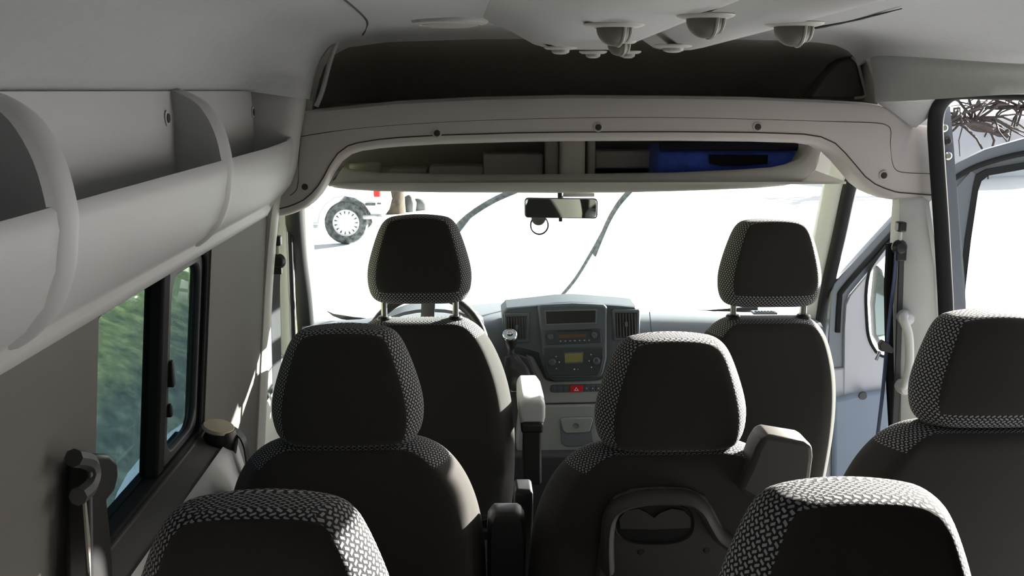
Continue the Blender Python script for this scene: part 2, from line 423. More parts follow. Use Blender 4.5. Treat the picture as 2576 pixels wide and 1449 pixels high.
# painted door jamb outside the right pillar
b = MB(); rings = []
for z in (-.1,.5,1.0,1.2,1.4,1.55,1.66):
    x0 = interp([(-.1,1.06),(1.118,.958),(1.54,.908),(1.66,.895)], z); wd = interp([(0,.06),(1.1,.052),(1.4,.040),(1.6,.028),(1.66,.016)], z)
    rings.append([Vector(p) for p in ((x0-.01,2.77,z),(x0+wd*.45,2.765,z),(x0+wd*.5,2.80,z),(x0+wd,2.81,z),(x0+wd+.012,2.86,z),(x0-.01,2.88,z))])
b.loft(rings); jamb = struct(b.build('trim_6', M_paint, smooth=25), 'blue-grey painted door jamb with bolts', 'trim')
for px, py in ((2374,322),(2383,355),(2384,392)):
    p = W(px, py, Y=2.766)
    b = MB(); b.lathe(p, [(.0105,0),(.0105,-.004),(.007,-.0065),(.0001,-.0065)], (0,1,0), 14); b.build('bolt', M_chrome if py != 355 else M_blk, jamb, smooth=30)

# door seal around the sliding-door opening
b = MB()
path = smoothpath([(.99,2.722,-.02),(.965,2.722,.5),(.926,2.722,1.0),(.891,2.722,1.3),(.859,2.722,1.53),(.847,2.718,1.62),(.848,2.70,1.665),(.858,2.65,1.690),(.864,2.5,1.693)], 6)
path += [Vector((.864,2.2,1.692)), Vector((.864,1.8,1.692)), Vector((.866,1.50,1.688)), Vector((.90,1.465,1.5)), Vector((.94,1.465,.4))]
b.tube(path, .02, 12, up=None, flat=(.014,.021))
seal = b.build('door_seal', M_rub); tag(seal, 'black rubber seal around the sliding door opening', 'seal')

# recess over the cab: shelf floor, curved roof, cheeks
b = MB(); rings = []
prof = [(2.86,1.840),(2.95,1.836),(3.05,1.825),(3.2,1.80),(3.4,1.75),(3.55,1.70),(3.62,1.66)]
rings = []
for Y, z in prof:
    k = interp([(2.86,1.0),(3.62,1.12)], Y)
    row = []
    for x in (-.90,-.84,-.76,-.70,-.62,-.4,-.15,.1,.35,.57,.66,.74,.80,.85,.90):
        e = max(0, abs(x)-.58)
        row.append(Vector((x*1.0, Y, z-e*e*1.6)))
    rings.append(row+[p+Vector((0,.02,.05)) for p in reversed(row)])
b.loft(rings); struct(b.build('wall_front', M_felt, smooth=60), 'dark recess of the raised roof above the cab', 'wall')
b = MB(); b.prism([(-.90,2.84,1.606),(.90,2.84,1.606),(.90,3.66,1.625),(-.90,3.66,1.625)], (0,0,.01)); struct(b.build('trim_7', M_felt, smooth=0))
for sx in (-1,1):
    b = MB()
    if sx < 0: b.prism([(-.745,2.83,1.62),(-.735,2.83,1.72),(-.715,2.83,1.79),(-.66,2.83,1.835),(-.66,2.85,1.835),(-.82,3.6,1.80),(-.88,3.6,1.60)], (-.10,0,0))
    else: b.prism([(.74,2.82,1.60),(.73,2.82,1.70),(.71,2.82,1.78),(.68,2.83,1.825),(.76,3.0,1.82),(.85,3.6,1.80),(.88,3.6,1.60)], (.06,0,0))
    struct(b.build('trim_8' if sx < 0 else 'trim_9', M_head if sx < 0 else M_felt, smooth=30))
# lip trim at the right end of the recess
b = MB(); o_ = [W(px, py, Y=3.0) for px, py in ((2040,246),(2075,200),(2110,160),(2140,142),(2155,148),(2166,195),(2178,248))]
b.prism(o_, (0,.10,0)); lipR = b.build('corner_cover', M_wall, smooth=20, bevel=.012, seg=3); tag(lipR, 'dark triangular cover standing at the right end of the roof recess', 'trim cover')
b = MB(); b.tube(smoothpath([W(px,py,Y=2.985) for px, py in ((2143,143),(2158,160),(2170,205),(2178,240),(2150,247))]), .004, 6); b.build('piping', M_beam, lipR)
# edge trim on left end of recess
b = MB(); b.tube(smoothpath([W(px,py,Y=2.80) for px, py in ((852,95),(838,130),(826,170),(812,225),(796,268))]), .006, 8); struct(b.build('trim_10', M_head))

# cab shell: roof, side headers, firewall
b = MB(); b.prism([(-.90,2.88,1.588),(.90,2.88,1.588),(.90,3.66,1.588),(-.90,3.66,1.588)], (0,0,.02)); struct(b.build('trim_11', M_felt, smooth=0))
b = MB(); rings = []
for x in [-1.0+.1*i for i in range(21)]:
    bow = .12*(1-x*x)
    rings.append([Vector((x,3.40+bow,1.575)),Vector((x,3.47+bow,1.52)),Vector((x,3.53+bow,1.49)),Vector((x,3.60+bow,1.48)),Vector((x,3.74,1.66)),Vector((x,3.5,1.66))])
b.loft(rings); struct(b.build('trim_12', M_head, smooth=50), 'headliner strip above the windscreen', 'trim')
b = MB(); b.box((0,4.47,.23), (1.9,.04,1.0)); struct(b.build('wall_front', M_dgrey, smooth=0))

# windscreen (bowed pane)
b = MB(); n = 16; rings = []
for sgn in (0, .006):
    pass
top, bot = [], []
for i in range(n+1):
    x = lerp(-1, 1, i/n); bow = (1-x*x)
    top.append(Vector((x*.90, 3.56+.10*bow, 1.49))); bot.append(Vector((x*.985, 4.02+.42*bow, .80)))
rows = [[p.lerp(q, t) for p, q in zip(top, bot)] for t in (0,.25,.5,.75,1)]
rings = [r+[p+Vector((0,.006,.004)) for p in reversed(r)] for r in rows]
b.loft(rings); ws = b.build('window_1', M_glass, smooth=60); struct(ws)
# black ceramic band along the foot of the windscreen
b = MB(); rr = [[p.lerp(q, t)+Vector((0,-.004,-.002)) for p, q in zip(top, bot)] for t in (.992,1)]
b.loft([r+[p+Vector((0,.002,.001)) for p in reversed(r)] for r in rr]); b.build('black_band', M_blk, ws, smooth=60)

for pts_, rr_ in (([(822,782),(838,792),(860,798),(890,802),(925,805),(950,806)], [.001,.005,.009,.008,.007,.006]), ([(1636,778),(1700,780),(1780,781),(1830,780),(1870,779),(1905,778)], [.001,.0015,.002,.006,.011,.012])):
    b = MB(); b.tube([W(px,py,Y=4.12) for px, py in pts_], rr_, 8); b.build('edge_seal', M_blk, ws)
# A pillars
for sx in (-1, 1):
    b = MB(); rings = []
    pts = [(.86,3.42,1.53),(.89,3.62,1.40),(.915,3.78,1.20),(.935,3.93,1.0),(.95,4.03,.82),(.955,4.08,.6)]
    for x, y, z in pts:
        rings.append([Vector((sx*(x+u), y+v, z+w)) for u, v, w in ((-.012,.045,.02),(-.02,.0,0),(.005,-.05,-.01),(.04,-.06,-.01),(.065,-.02,0),(.06,.04,.02),(.02,.06,.02))])
    b.loft(rings); struct(b.build('trim_13' if sx < 0 else 'trim_14', M_pillar, smooth=50), ('left' if sx < 0 else 'right')+' windscreen pillar with pale trim', 'pillar')
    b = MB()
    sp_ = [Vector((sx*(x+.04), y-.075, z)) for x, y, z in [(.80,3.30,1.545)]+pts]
    if sx < 0: sp_ = [W(738,490,Y=3.50), W(742,560,Y=3.62), W(750,650,Y=3.74), W(762,740,Y=3.84), W(770,827,Y=3.92), W(773,900,Y=3.97)]  # left seal moved and widened so its black imitates the shaded pillar trim
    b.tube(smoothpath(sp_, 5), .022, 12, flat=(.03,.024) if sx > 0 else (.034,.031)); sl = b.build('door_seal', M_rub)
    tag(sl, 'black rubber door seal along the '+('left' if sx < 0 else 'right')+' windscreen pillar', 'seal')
# cab side header above the doors
for sx in (-1, 1):
    b = MB(); rings = []
    for Y in (2.80, 3.1, 3.35, 3.5):
        z0 = interp([(2.8,1.50),(3.3,1.52),(3.5,1.46)], Y)
        rings.append([Vector((sx*x, Y, z)) for x, z in ((.80,1.58),(.83,z0+.02),(.86,z0),(.89,z0),(.905,z0+.05),(.905,1.68),(.80,1.68))])
    b.loft(rings); struct(b.build('trim_15' if sx < 0 else 'trim_16', M_head, smooth=50))

# ================================================================== LEFT FRONT DOOR (closed)
d1 = empty('door_1', (-.95, 3.4, .0), 'closed left front door with pale trim and a side window', 'door'); d1['kind'] = 'structure'
XD = -.955
def dpt(Y, z, off=0): return Vector((XD+.03*(1.0-z)*-1*-1+off, Y, z))
b = MB()
def dbox(y0, y1, z0, z1):
    b.loft([[Vector((XD, y0, z0)), Vector((XD, y1, z0)), Vector((XD-.05, y1, z0)), Vector((XD-.05, y0, z0))], [Vector((XD, y0, z1)), Vector((XD, y1, z1)), Vector((XD-.05, y1, z1)), Vector((XD-.05, y0, z1))]])
dbox(2.84, 4.08, .05, .80); dbox(2.84, 2.98, .80, 1.5); dbox(3.62, 3.72, .80, 1.5); dbox(2.98, 3.62, 1.36, 1.5)
b.prism([(XD,3.72,1.12),(XD,3.72,1.5),(XD,3.60,1.5),(XD,4.02,.80),(XD,4.08,.80),(XD,4.05,.9),(XD,3.96,1.02),(XD,3.86,1.10)], (-.05,0,0))
b.build('door_panel', M_pillar, d1, smooth=30, bevel=.008)
b = MB(); b.box((XD-.02,3.3,1.08), (.005,.66,.58)); b.box((XD-.02,3.86,.98), (.005,.3,.38)); b.build('pane', M_glass, d1, smooth=0)
b = MB(); b.tube([(XD+.006,3.62,.80),(XD+.006,3.62,1.36)], .008, 8); b.tube([(XD+.006,3.0,.80),(XD+.006,3.62,.80)], .008, 8); b.build('window_seal', M_rub, d1)

# ================================================================== RIGHT FRONT DOOR (open)
d2 = empty('door_2', (.985, 3.92, 0), 'open right front door, blue-grey frame and grey inner trim, swung out on its hinges', 'door'); d2['kind'] = 'structure'
DA = math.radians(-3)          # the door's own plane runs along +X when fully open
cD, sD = math.cos(DA), math.sin(DA)
HX, HY = .95, 3.86
def D(u, z, t=0): return Vector((HX+u*cD+t*sD, HY+u*sD-t*cD, z))       # u outward along the door, t toward the camera
def DP(px, py, t=0):
    # survey on the door plane
    a, bb = (px-1288)/FPX, (724.5-py)/FPX
    d = Vector([_F[i]+a*_R[i]+bb*_U[i] for i in range(3)]); nrm = Vector((sD, -cD, 0)); o = Vector((HX, HY, 0))+nrm*t
    k = nrm.dot(o-Vector(CAM))/nrm.dot(d); return Vector(CAM)+d*k
outer = [DP(px,py) for px, py in ((2062,1240),(2070,1000),(2078,830),(2084,735),(2092,708),(2175,615),(2255,528),(2340,452),(2400,408),(2470,375),(2576,345),(2750,318),(2960,312),(3080,340),(3110,420),(3110,800),(3090,1240)) ]
nrm = Vector((sD, -cD, 0))
def inset(loop, pairs): return [DP(px,py) for px, py in pairs]
qin = ((2110,1235),(2114,1000),(2118,830),(2122,760),(2132,735),(2195,660),(2268,580),(2345,510),(2410,462),(2470,435),(2576,412),(2745,392),(2950,385),(3030,405),(3050,450),(3050,800),(3040,1230))
inner = inset(outer, qin)
b = MB(); b.ring_plate(outer, inner, nrm*.035); b.build('door_frame', M_paint, d2, smooth=25, bevel=.012, seg=3)
b = MB(); b.tube(smoothpath([p+nrm*.038+(q-p)*.55 for p, q in list(zip(outer, inner))[2:13]], 4), .010, 8); b.build('frame_seal', M_rub, d2)
# inner trim panel with quarter window hole
trim_o = [DP(px,py,.036) for px, py in ((2118,1230),(2120,1000),(2122,820),(2126,765),(2136,742),(2198,668),(2262,600),(2330,560),(2380,600),(2372,720),(2365,850),(2362,930),(2362,1080),(2362,1230))]
trim_i = [DP(px,py,.036) for px, py in ((2215,892),(2192,870),(2180,840),(2176,800),(2174,740),(2180,690),(2192,660),(2240,602),(2300,580),(2340,640),(2345,720),(2338,830),(2320,880),(2270,895))]
ctr = DP(2250, 1060, .036)
b = MB(); b.ring_plate(trim_o, trim_i, nrm*.02); b.build('door_trim', M_doortrim, d2, smooth=30, bevel=.006)
b = MB(); b.tube(smoothpath([p+nrm*.022 for p in trim_i], 3, True), .006, 8, closed=True); b.build('quarter_window_seal', M_rub, d2)
b = MB(); b.prism([p-nrm*.01 for p in trim_i], nrm*.004); b.build('quarter_window_pane', M_glass, d2, smooth=0)
# lower panel + armrest + pocket
b = MB(); lo_ = [DP(px,py,.02) for px, py in ((2064,1245),(2072,1000),(2080,925),(2200,915),(2362,920),(2576,900),(3080,860),(3090,1000),(3090,1700),(2064,1700))]
b.prism(lo_, nrm*.03); b.build('door_lower_panel', M_doortrim, d2, smooth=30, bevel=.006)
b = MB(); pk = [DP(px,py,.052) for px, py in ((2090,1000),(2150,985),(2230,975),(2330,1000),(2330,1200),(2300,1500),(2090,1500))]
b.prism(pk, nrm*.03); b.build('armrest_panel', M_doorpad, d2, smooth=30, bevel=.02, seg=3)
b = MB()
for i in range(9):
    p = DP(2214+i*5, 1085, .084); q = DP(2206+i*5, 1190, .084); b.tube([p, q], .0028, 6)
b.build('speaker_grille', M_dgrey, d2)
b = MB(); b.lathe(DP(2170,995,.085), [(.016,0),(.014,.008),(.0001,.008)], tuple(nrm), 16); b.build('door_handle', M_dgrey, d2)
# window glass frame rubber + pane
mw = [DP(px,py,.036) for px, py in ((2400,900),(2412,720),(2425,600),(2445,470),(2452,440),(2480,425),(2576,408),(2745,390),(2945,384),(3020,402),(3040,450),(3040,860))]
mwi = [DP(px,py,.036) for px, py in ((2413,895),(2426,720),(2440,600),(2458,478),(2466,455),(2484,441),(2576,425),(2745,406),(2940,400),(3008,416),(3026,456),(3026,855))]
b = MB(); b.ring_plate(mw, mwi, nrm*.012); b.build('window_channel', M_rub, d2, smooth=25)
b = MB(); fr = [DP(px,py,.03) for px, py in ((2362,905),(2372,720),(2382,600),(2404,470),(2440,430),(2455,440),(2445,480),(2425,610),(2412,720),(2402,905))]
b.prism(fr, nrm*.012); b.build('window_post', M_paint, d2, smooth=25)
b = MB(); b.prism([p-nrm*.02 for p in mwi], nrm*.004); b.build('pane', M_glass, d2, smooth=0)
# wing mirror seen through the quarter window
b = MB(); mm = [DP(px,py,-.16) for px, py in ((2196,662),(2212,672),(2222,720),(2234,790),(2244,860),(2228,880),(2208,870),(2190,840),(2186,760))]
b.prism(mm, nrm*.05); wm = b.build('wing_mirror', M_dgrey, d2, smooth=30, bevel=.012, seg=3)
b = MB(); mc = sum(mm, Vector())/len(mm); b.prism([mc+(p-mc)*.85+nrm*.051 for p in mm], nrm*.002); b.build('mirror_glass', M_mirror, wm, smooth=0)

# ================================================================== OVERHEAD BEAM between cab and cabin
YB = 2.78
TOP = [(690,470),(712,445),(740,360),(765,283),(800,278),(900,268),(1000,258),(1200,248),(1440,243),(1700,245),(1900,248),(2100,256),(2195,262),(2225,272),(2250,291),(2270,305),(2290,313),(2345,319)]
BOT = [(690,549),(720,543),(745,534),(765,524),(785,507),(800,490),(815,466),(830,437),(850,408),(875,389),(900,381),(950,373),(1000,368),(1100,362),(1300,356),(1440,354),(1700,353),(1900,355),(2020,359),(2065,366),(2100,382),(2125,406),(2150,435),(2175,465),(2200,484),(2225,495),(2255,505),(2345,512)]
xs = sorted(set([690,712,725,740,752,765,775,785,792,800,808,815,822,830,840,850,862,875,888,900,920,950,1000,1050,1100,1200,1300,1440,1600,1700,1800,1900,1960,2020,2045,2065,2085,2100,2112,2125,2138,2150,2162,2175,2188,2200,2212,2225,2237,2250,2262,2275,2290,2315,2345]))
beam = empty('roof_cross_beam', tuple(W(1505,300,Y=YB)), 'warm grey arched trim beam with screw holes spanning the roof behind the front seats', 'trim beam')
b = MB(); rings = []; seam1 = []; seam2 = []
for px in xs:
    pt, pb = W(px, interp(TOP, px), Y=YB), W(px, interp(BOT, px), Y=YB)
    x, zt, zb = pb.x, pt.z, pb.z
    zb = min(zb, zt-.04)
    dpt_ = interp([(690,.05),(760,.08),(830,.10),(900,.09),(1000,.06),(2000,.06),(2080,.12),(2345,.12)], px)
    g = .022
    rings.append([Vector(p) for p in ((x,YB+.10,zt+.004),(x,YB+.02,zt+.001),(x,YB+.004,zt-.004),(x,YB,zt-.014),(x,YB-.002,lerp(zt,zb,.5)),(x,YB,zb+g),(x,YB+.005,zb+g*.45),(x,YB+.016,zb+.003),(x,YB+.032,zb),(x,YB+dpt_,zb-.004),(x,YB+dpt_,zb+.012),(x,YB+.04,zb+.018),(x,YB+.03,zb+.03),(x,YB+.03,zt-.02),(x,YB+.10,zt-.012))])
    seam2.append(Vector((x,YB-.0003,zb+g)))
b.loft(rings); b.build('beam_panel', M_beam, beam, smooth=50)
b = MB(); b.tube(seam2, .0016, 6); b.build('seam', M_seam, beam)
b = MB(); b.tube(smoothpath([W(px,py,Y=YB-.0012) for px, py in ((730,492),(745,478),(750,455),(752,400),(756,348),(765,342),(900,323),(1100,308),(1300,300),(1505,296),(1700,296),(1900,300),(2100,306),(2200,309),(2232,316),(2241,330),(2240,360),(2243,400),(2252,425),(2275,434),(2340,437))], 4), .0010, 6); b.build('seam', M_seam, beam)
for px, py in ((767,470),(1099,335),(1505,320),(1906,319),(2223,441)):
    p = W(px, py, Y=YB-.0015)
    b = MB(); b.lathe(p, [(.0125,0),(.0125,.002),(.009,.003),(.0075,.0005)], (0,-1,0), 20); sc_ = b.build('screw_recess', M_beam, beam, smooth=30)
    b = MB(); b.lathe(p+Vector((0,-.002,0)), [(.0078,0),(.006,.0018),(.0001,.0018)], (0,-1,0), 16); b.build('screw', M_seam, sc_, smooth=30)

# ================================================================== OVERHEAD CONSOLE (cab shelf with slot)
YL = 3.02
con = empty('overhead_console', (0, 3.1, 1.42), 'pale grey overhead console with an open storage slot above the windscreen', 'storage console')
LT = [(838,452),(850,448),(870,416),(885,420),(900,424),(960,432),(1100,437),(1300,440),(1440,439),(1700,434),(1850,425),(1930,418),(1970,408),(1998,394),(2010,375),(2016,352),(2030,350),(2044,352)]
LB = [(838,460),(850,466),(880,471),(960,478),(1100,483),(1300,486),(1440,487),(1600,485),(1750,479),(1900,470),(1960,463),(1990,455),(2015,443),(2030,428),(2040,400),(2044,372)]
b = MB(); rings = []
for px in (838,844,850,860,870,885,900,930,960,1030,1100,1200,1300,1440,1570,1700,1780,1850,1900,1930,1960,1980,1998,2010,2020,2030,2037,2044):
    pt, pb = W(px, interp(LT, px), Y=YL), W(px, interp(LB, px), Y=YL)
    x, zt, zb = pt.x, pt.z, min(pb.z, pt.z-.012); h = zt-zb
    bow = .10*(1-((px-1440)/620)**2)
    y = YL+max(-.02,bow)-.10
    rings.append([Vector(p) for p in ((x,y+.05,zt-.006),(x,y+.02,zt),(x,y+.008,zt-.004),(x,y,zt-.25*h),(x,y-.001,lerp(zt,zb,.6)),(x,y+.002,zb+.007),(x,y+.008,zb+.001),(x,y+.03,zb),(x,y+.42,zb+.03),(x,y+.42,zb+.04),(x,y+.06,zt-.014))])
b.loft(rings); b.build('front_lip', M_lip, con, smooth=50)
b = MB(); b.prism([(-.80,2.93,1.447),(.70,2.93,1.447),(.76,3.46,1.447),(-.80,3.46,1.447)], (0,0,.006)); b.build('tray_floor', M_lip, con, smooth=0)
b = MB(); b.prism([(-.84,3.40,1.44),(.80,3.40,1.44),(.80,3.26,1.60),(-.84,3.26,1.60)], (0,.02,.01)); b.build('back_panel', M_shell, con, smooth=0)
def slotbox(name, px0, px1, py0, py1, Y, dep, m, bev=.006):
    p, q = W(px0, py0, Y=Y), W(px1, py1, Y=Y)
    b = MB(); b.box(((p.x+q.x)/2, Y+dep/2, (p.z+q.z)/2), (abs(q.x-p.x), dep, abs(p.z-q.z))); return b.build(name, m, con, bevel=bev)
slotbox('moulded_box', 1216, 1366, 387, 452, 3.17, .14, M_shell)
slotbox('moulded_box', 1497, 1645, 380, 424, 3.17, .14, M_shell)
slotbox('support_strut', 1412, 1472, 345, 450, 3.05, .10, M_lip, .01)
slotbox('support_strut', 1374, 1405, 350, 450, 3.12, .10, M_shell, .006)
slotbox('support_strut', 1478, 1497, 350, 450, 3.12, .10, M_shell, .006)
slotbox('moulded_step', 1080, 1216, 418, 452, 3.17, .12, M_shell)
slotbox('moulded_step', 980, 1075, 424, 452, 3.2, .12, M_shell)
b = MB(); b.lathe(W(920,424,Y=3.12), [(.045,-.03),(.047,.012),(.04,.016),(.036,.0)], (0,0,1), 24); b.build('cup_well', M_shell, con)
# blue bag in the slot
bag = empty('blue_bag', (.42, 3.16, 1.455), 'soft blue nylon bag with a black patch lying in the overhead slot', 'bag')
b = MB()
def bagring(x, ys, z0, z1): return [Vector((x, ys, z0)), Vector((x, ys-.012, (z0+z1)/2)), Vector((x, ys, z1)), Vector((x, ys+.1, z1+.004)), Vector((x, ys+.2, z1)), Vector((x, ys+.21, (z0+z1)/2)), Vector((x, ys+.2, z0)), Vector((x, ys+.1, z0-.003))]
rr = []
for px, sh in ((1648,.75),(1655,1),(1700,1.02),(1790,1.0),(1850,.98),(1930,1),(1985,1.0),(2010,.95),(2016,.8)):
    p = W(px, 400, Y=3.06)
    rr.append(bagring(p.x, 3.06+random.uniform(-.004,.004)+(1-sh)*.06, 1.457, 1.457+.088*sh))
b.loft(rr); b.build('bag_body', M_blue, bag, sub=2)
b = MB(); b.tube([W(px,368,Y=3.052) for px in (1660,1750,1850,1950,2005)], .013, 8); b.build('zip_edge', M_navy, bag)
b = MB(); o_ = [W(px,py,Y=3.044) for px, py in ((1785,389),(1932,390),(1931,412),(1860,418),(1815,418),(1786,412))]; b.prism(o_, (0,.006,0)); b.build('patch', M_rubm, bag, smooth=0)

# ================================================================== CEILING: duct, vents, lamp
duct = empty('air_duct', (-.02, 1.6, 1.85), 'pale moulded air duct running along the ceiling with round outlets', 'air duct')
b = MB(); rings = []
def duct_ring(Y, k, zo):
    pr = [(-.30,1.8535),(-.235,1.838),(-.19,1.812),(-.15,1.801),(-.08,1.80),(-.02,1.80),(.005,1.806),(.03,1.824),(.05,1.827),(.085,1.802),(.13,1.798),(.16,1.80),(.18,1.812),(.20,1.838),(.24,1.8535),(.24,1.857),(-.30,1.857)]
    w_ = interp([(.3,.62),(1.2,.88),(2.2,1.0)], Y)
    return [Vector((-.02+(x+.02)*(w_ if x < 0 else 1)*(1 if k > .9 else lerp(.8,1,k)), Y, 1.862-(1.862-(z-zo))*k if z < 1.853 else z)) for x, z in pr]
for Y, k in ((-.6,1),(.3,1),(.8,1),(1.2,1),(1.6,1),(2.0,1),(2.3,1),(2.42,.98),(2.47,.90),(2.51,.7),(2.54,.35),(2.56,.05)):
    rings.append(duct_ring(Y, k, .014*(Y-1.5) if Y > .3 else -.017))
b.loft(rings); b.build('duct_body', M_shelf, duct, smooth=60)
def vent(px, py, Y, r, dome, label, ang):
    z = 1.80-.014*(Y-1.5)+.0005
    p = W(px, py, Z=z)
    v = empty('air_vent', tuple(p), label, 'air vent', 'round ceiling air vents')
    b = MB(); b.lathe(p, [(r*.98,.0006),(r,-.0008),(r*.96,-.0030),(r*.8,-.0055),(r*.62,-.0062),(r*.6,-.004),(r*.3,-.004),(.0001,-.004)], (0,0,1), 32); b.build('flange', M_lip, v)
    if dome:
        d = dome; q = p+Vector((0,0,-.006))
        b = MB(); b.lathe(q, [(d*math.cos(a), -d*math.sin(a)) for a in [i*PI/2/8 for i in range(8)]]+[(.0005,-d)], (0,0,1), 24); b.build('nozzle', M_nozz, v)
        for off, col in ((.25,M_lip),(.72,M_lip)):
            b = MB(); c = []
            for i in range(13):
                t = PI*i/12; R_ = d*1.03
                lx = off*R_; rad = math.sqrt(max(R_*R_-lx*lx, 1e-6))
                pt = Vector((lx, rad*math.cos(t), -rad*math.sin(t)))
                c.append(q+Matrix.Rotation(ang, 3, 'Z') @ pt)
            b.tube(c, .0022, 6); b.build('louver', col, v)
    else:
        b = MB(); b.lathe(p+Vector((0,0,-.006)), [(r*.55,0),(r*.5,-.006),(r*.3,-.009),(.0001,-.01)], (0,0,1), 24); b.build('nozzle', M_shelf, v)
M_nozz = mat('brown_grey_nozzle', (.16,.15,.13), .5)
vent(1545, 60, 0, .001, 0, '', 0) if False else None
for px, py, Y, r, d, lab, ang in (
    (1545,60,1.588,.047,.027,'round ceiling vent with open dome, left of the three big ones on the duct',.25),
    (1775,36,1.43,.040,.026,'round ceiling vent with open dome, highest in view between two others',.2),
    (1997,57,1.55,.045,.029,'round ceiling vent with open dome on the right edge of the duct',.1),
    (1557,103,2.0,.034,.022,'small domed ceiling vent right behind the left big vent',.2),
    (1410,118,2.2,.036,0,'flat closed ceiling vent at the front left corner of the duct',0),
    (1492,129,2.42,.032,0,'flat closed ceiling vent, left of the two on the front edge of the duct',0),
    (1580,129,2.42,.030,0,'flat closed ceiling vent, right of the two on the front edge of the duct',0),
    (1694,113,2.15,.040,0,'flat closed ceiling vent alone on the right front of the duct',0)):
    vent(px, py, Y, r, d, lab, ang)
# oval lamp in the left ceiling panel
p = W(1132, 50, Z=1.852)
lamp = empty('ceiling_lamp', tuple(p), 'shallow oval lamp set into the left half of the ceiling', 'ceiling lamp')
b = MB(); hw = .085; b.loft([[p+Vector((hw*k*math.cos(a), .085*k*math.sin(a), z)) for a in [2*PI*i/32 for i in range(32)]] for k, z in ((1,.012),(1,-.002),(.96,-.008),(.8,-.012),(.74,-.008))]); b.build('lamp_bezel', M_lip, lamp)
b = MB(); b.loft([[p+Vector((hw*k*math.cos(a), .085*k*math.sin(a), z)) for a in [2*PI*i/32 for i in range(32)]] for k, z in ((.74,-.004),(.72,-.012),(.5,-.016),(.02,-.017))]); b.build('lens', M_shelf, lamp)

# ================================================================== LEFT OVERHEAD SHELF
sh = empty('overhead_shelf', (-.82, 1.5, 1.39), 'long grey overhead storage shelf with open bins along the left wall', 'shelf')
b = MB(); rings = []
for Y in (-1.0, 0, .6, 1.0, 1.2, 1.5, 1.8, 2.0, 2.2, 2.4, 2.56, 2.63, 2.70):
    k = interp([(2.45,0),(2.63,.35),(2.70,1)], Y)     # lip rises slightly at the end
    pr = [(-.868,1.49),(-.80,1.488),(-.79,1.51),(-.786,1.56),(-.782,1.574),(-.775,1.576),(-.7715,1.57),(-.771,1.55),(-.778,1.505),(-.793,1.465),(-.815,1.437),(-.832,1.424),(-.836,1.418),(-.834,1.408),(-.842,1.392),(-.856,1.383),(-.872,1.383)]
    rings.append([Vector((x, Y, z+(.012*k if 1.5 < z < 1.6 else 0))) for x, z in pr])
b.loft(rings); b.build('front_panel', M_shelf, sh, smooth=55)
# ribs between the bins
def rib(y0, y1, bulge, name='divider'):
    oc = smoothpath([(-.862,0,1.704),(-.83,0,1.692),(-.80,0,1.669),(-.778,0,1.625),(-.768,0,1.573),(-.769,0,1.545),(-.7755,0,1.50),(-.792,0,1.458),(-.815,0,1.431),(-.834,0,1.416)], 4)
    b = MB(); r = []
    for Y, k in ((y0,-.010),(y0+.012,-.003),(y0+.022,bulge),(y1-.012,bulge),(y1-.003,bulge*.6),(y1,-.004)):
        ring = [Vector((p.x+k, Y, p.z)) for p in oc]+[Vector((-.872,Y,1.42)), Vector((-.872,Y,1.704))]
        r.append(ring)
    b.loft(r); b.build(name, M_shelf, sh, smooth=50)
rib(1.165, 1.225, .004); rib(1.968, 2.012, .002)
# closed front end of the shelf, flowing into the ceiling
b = MB(); rings = []
for Y, t in ((2.655,0),(2.675,.72),(2.695,.92),(2.715,1),(2.735,1),(2.76,1),(2.775,.98)):
    a_ = [(-.90,1.80),(-.90,1.76),(-.89,1.73),(-.88,1.712),(-.872,1.698),(-.87,1.65),(-.87,1.60),(-.87,1.55),(-.872,1.50),(-.872,1.46),(-.874,1.43),(-.872,1.39)]
    e_ = [(-.80,1.80),(-.78,1.76),(-.76,1.73),(-.744,1.70),(-.746,1.67),(-.753,1.63),(-.762,1.59),(-.768,1.55),(-.776,1.505),(-.793,1.462),(-.832,1.418),(-.852,1.385)]
    pr = [(lerp(p[0], q[0], t), lerp(p[1], q[1], t)) for p, q in zip(a_, e_)]
    rings.append([Vector((x, Y, z)) for x, z in pr]+[Vector((-.93, Y, 1.385)), Vector((-.93, Y, 1.80))])
b.loft(rings); b.build('end_cap', M_shelf, sh, smooth=60)
for px, py in ((420,297),(636,282)):
    p = W(px, py, X=-.8585)
    b = MB(); b.lathe(p, [(.014,0),(.014,.0015),(.008,.002),(.0075,.0)], (1,0,0), 18); s_ = b.build('screw_recess', M_shelf, sh, smooth=30)
    b = MB(); b.lathe(p, [(.009,0),(.008,.004),(.0001,.004)], (1,0,0), 12); b.build('screw', M_seam, s_, smooth=30)

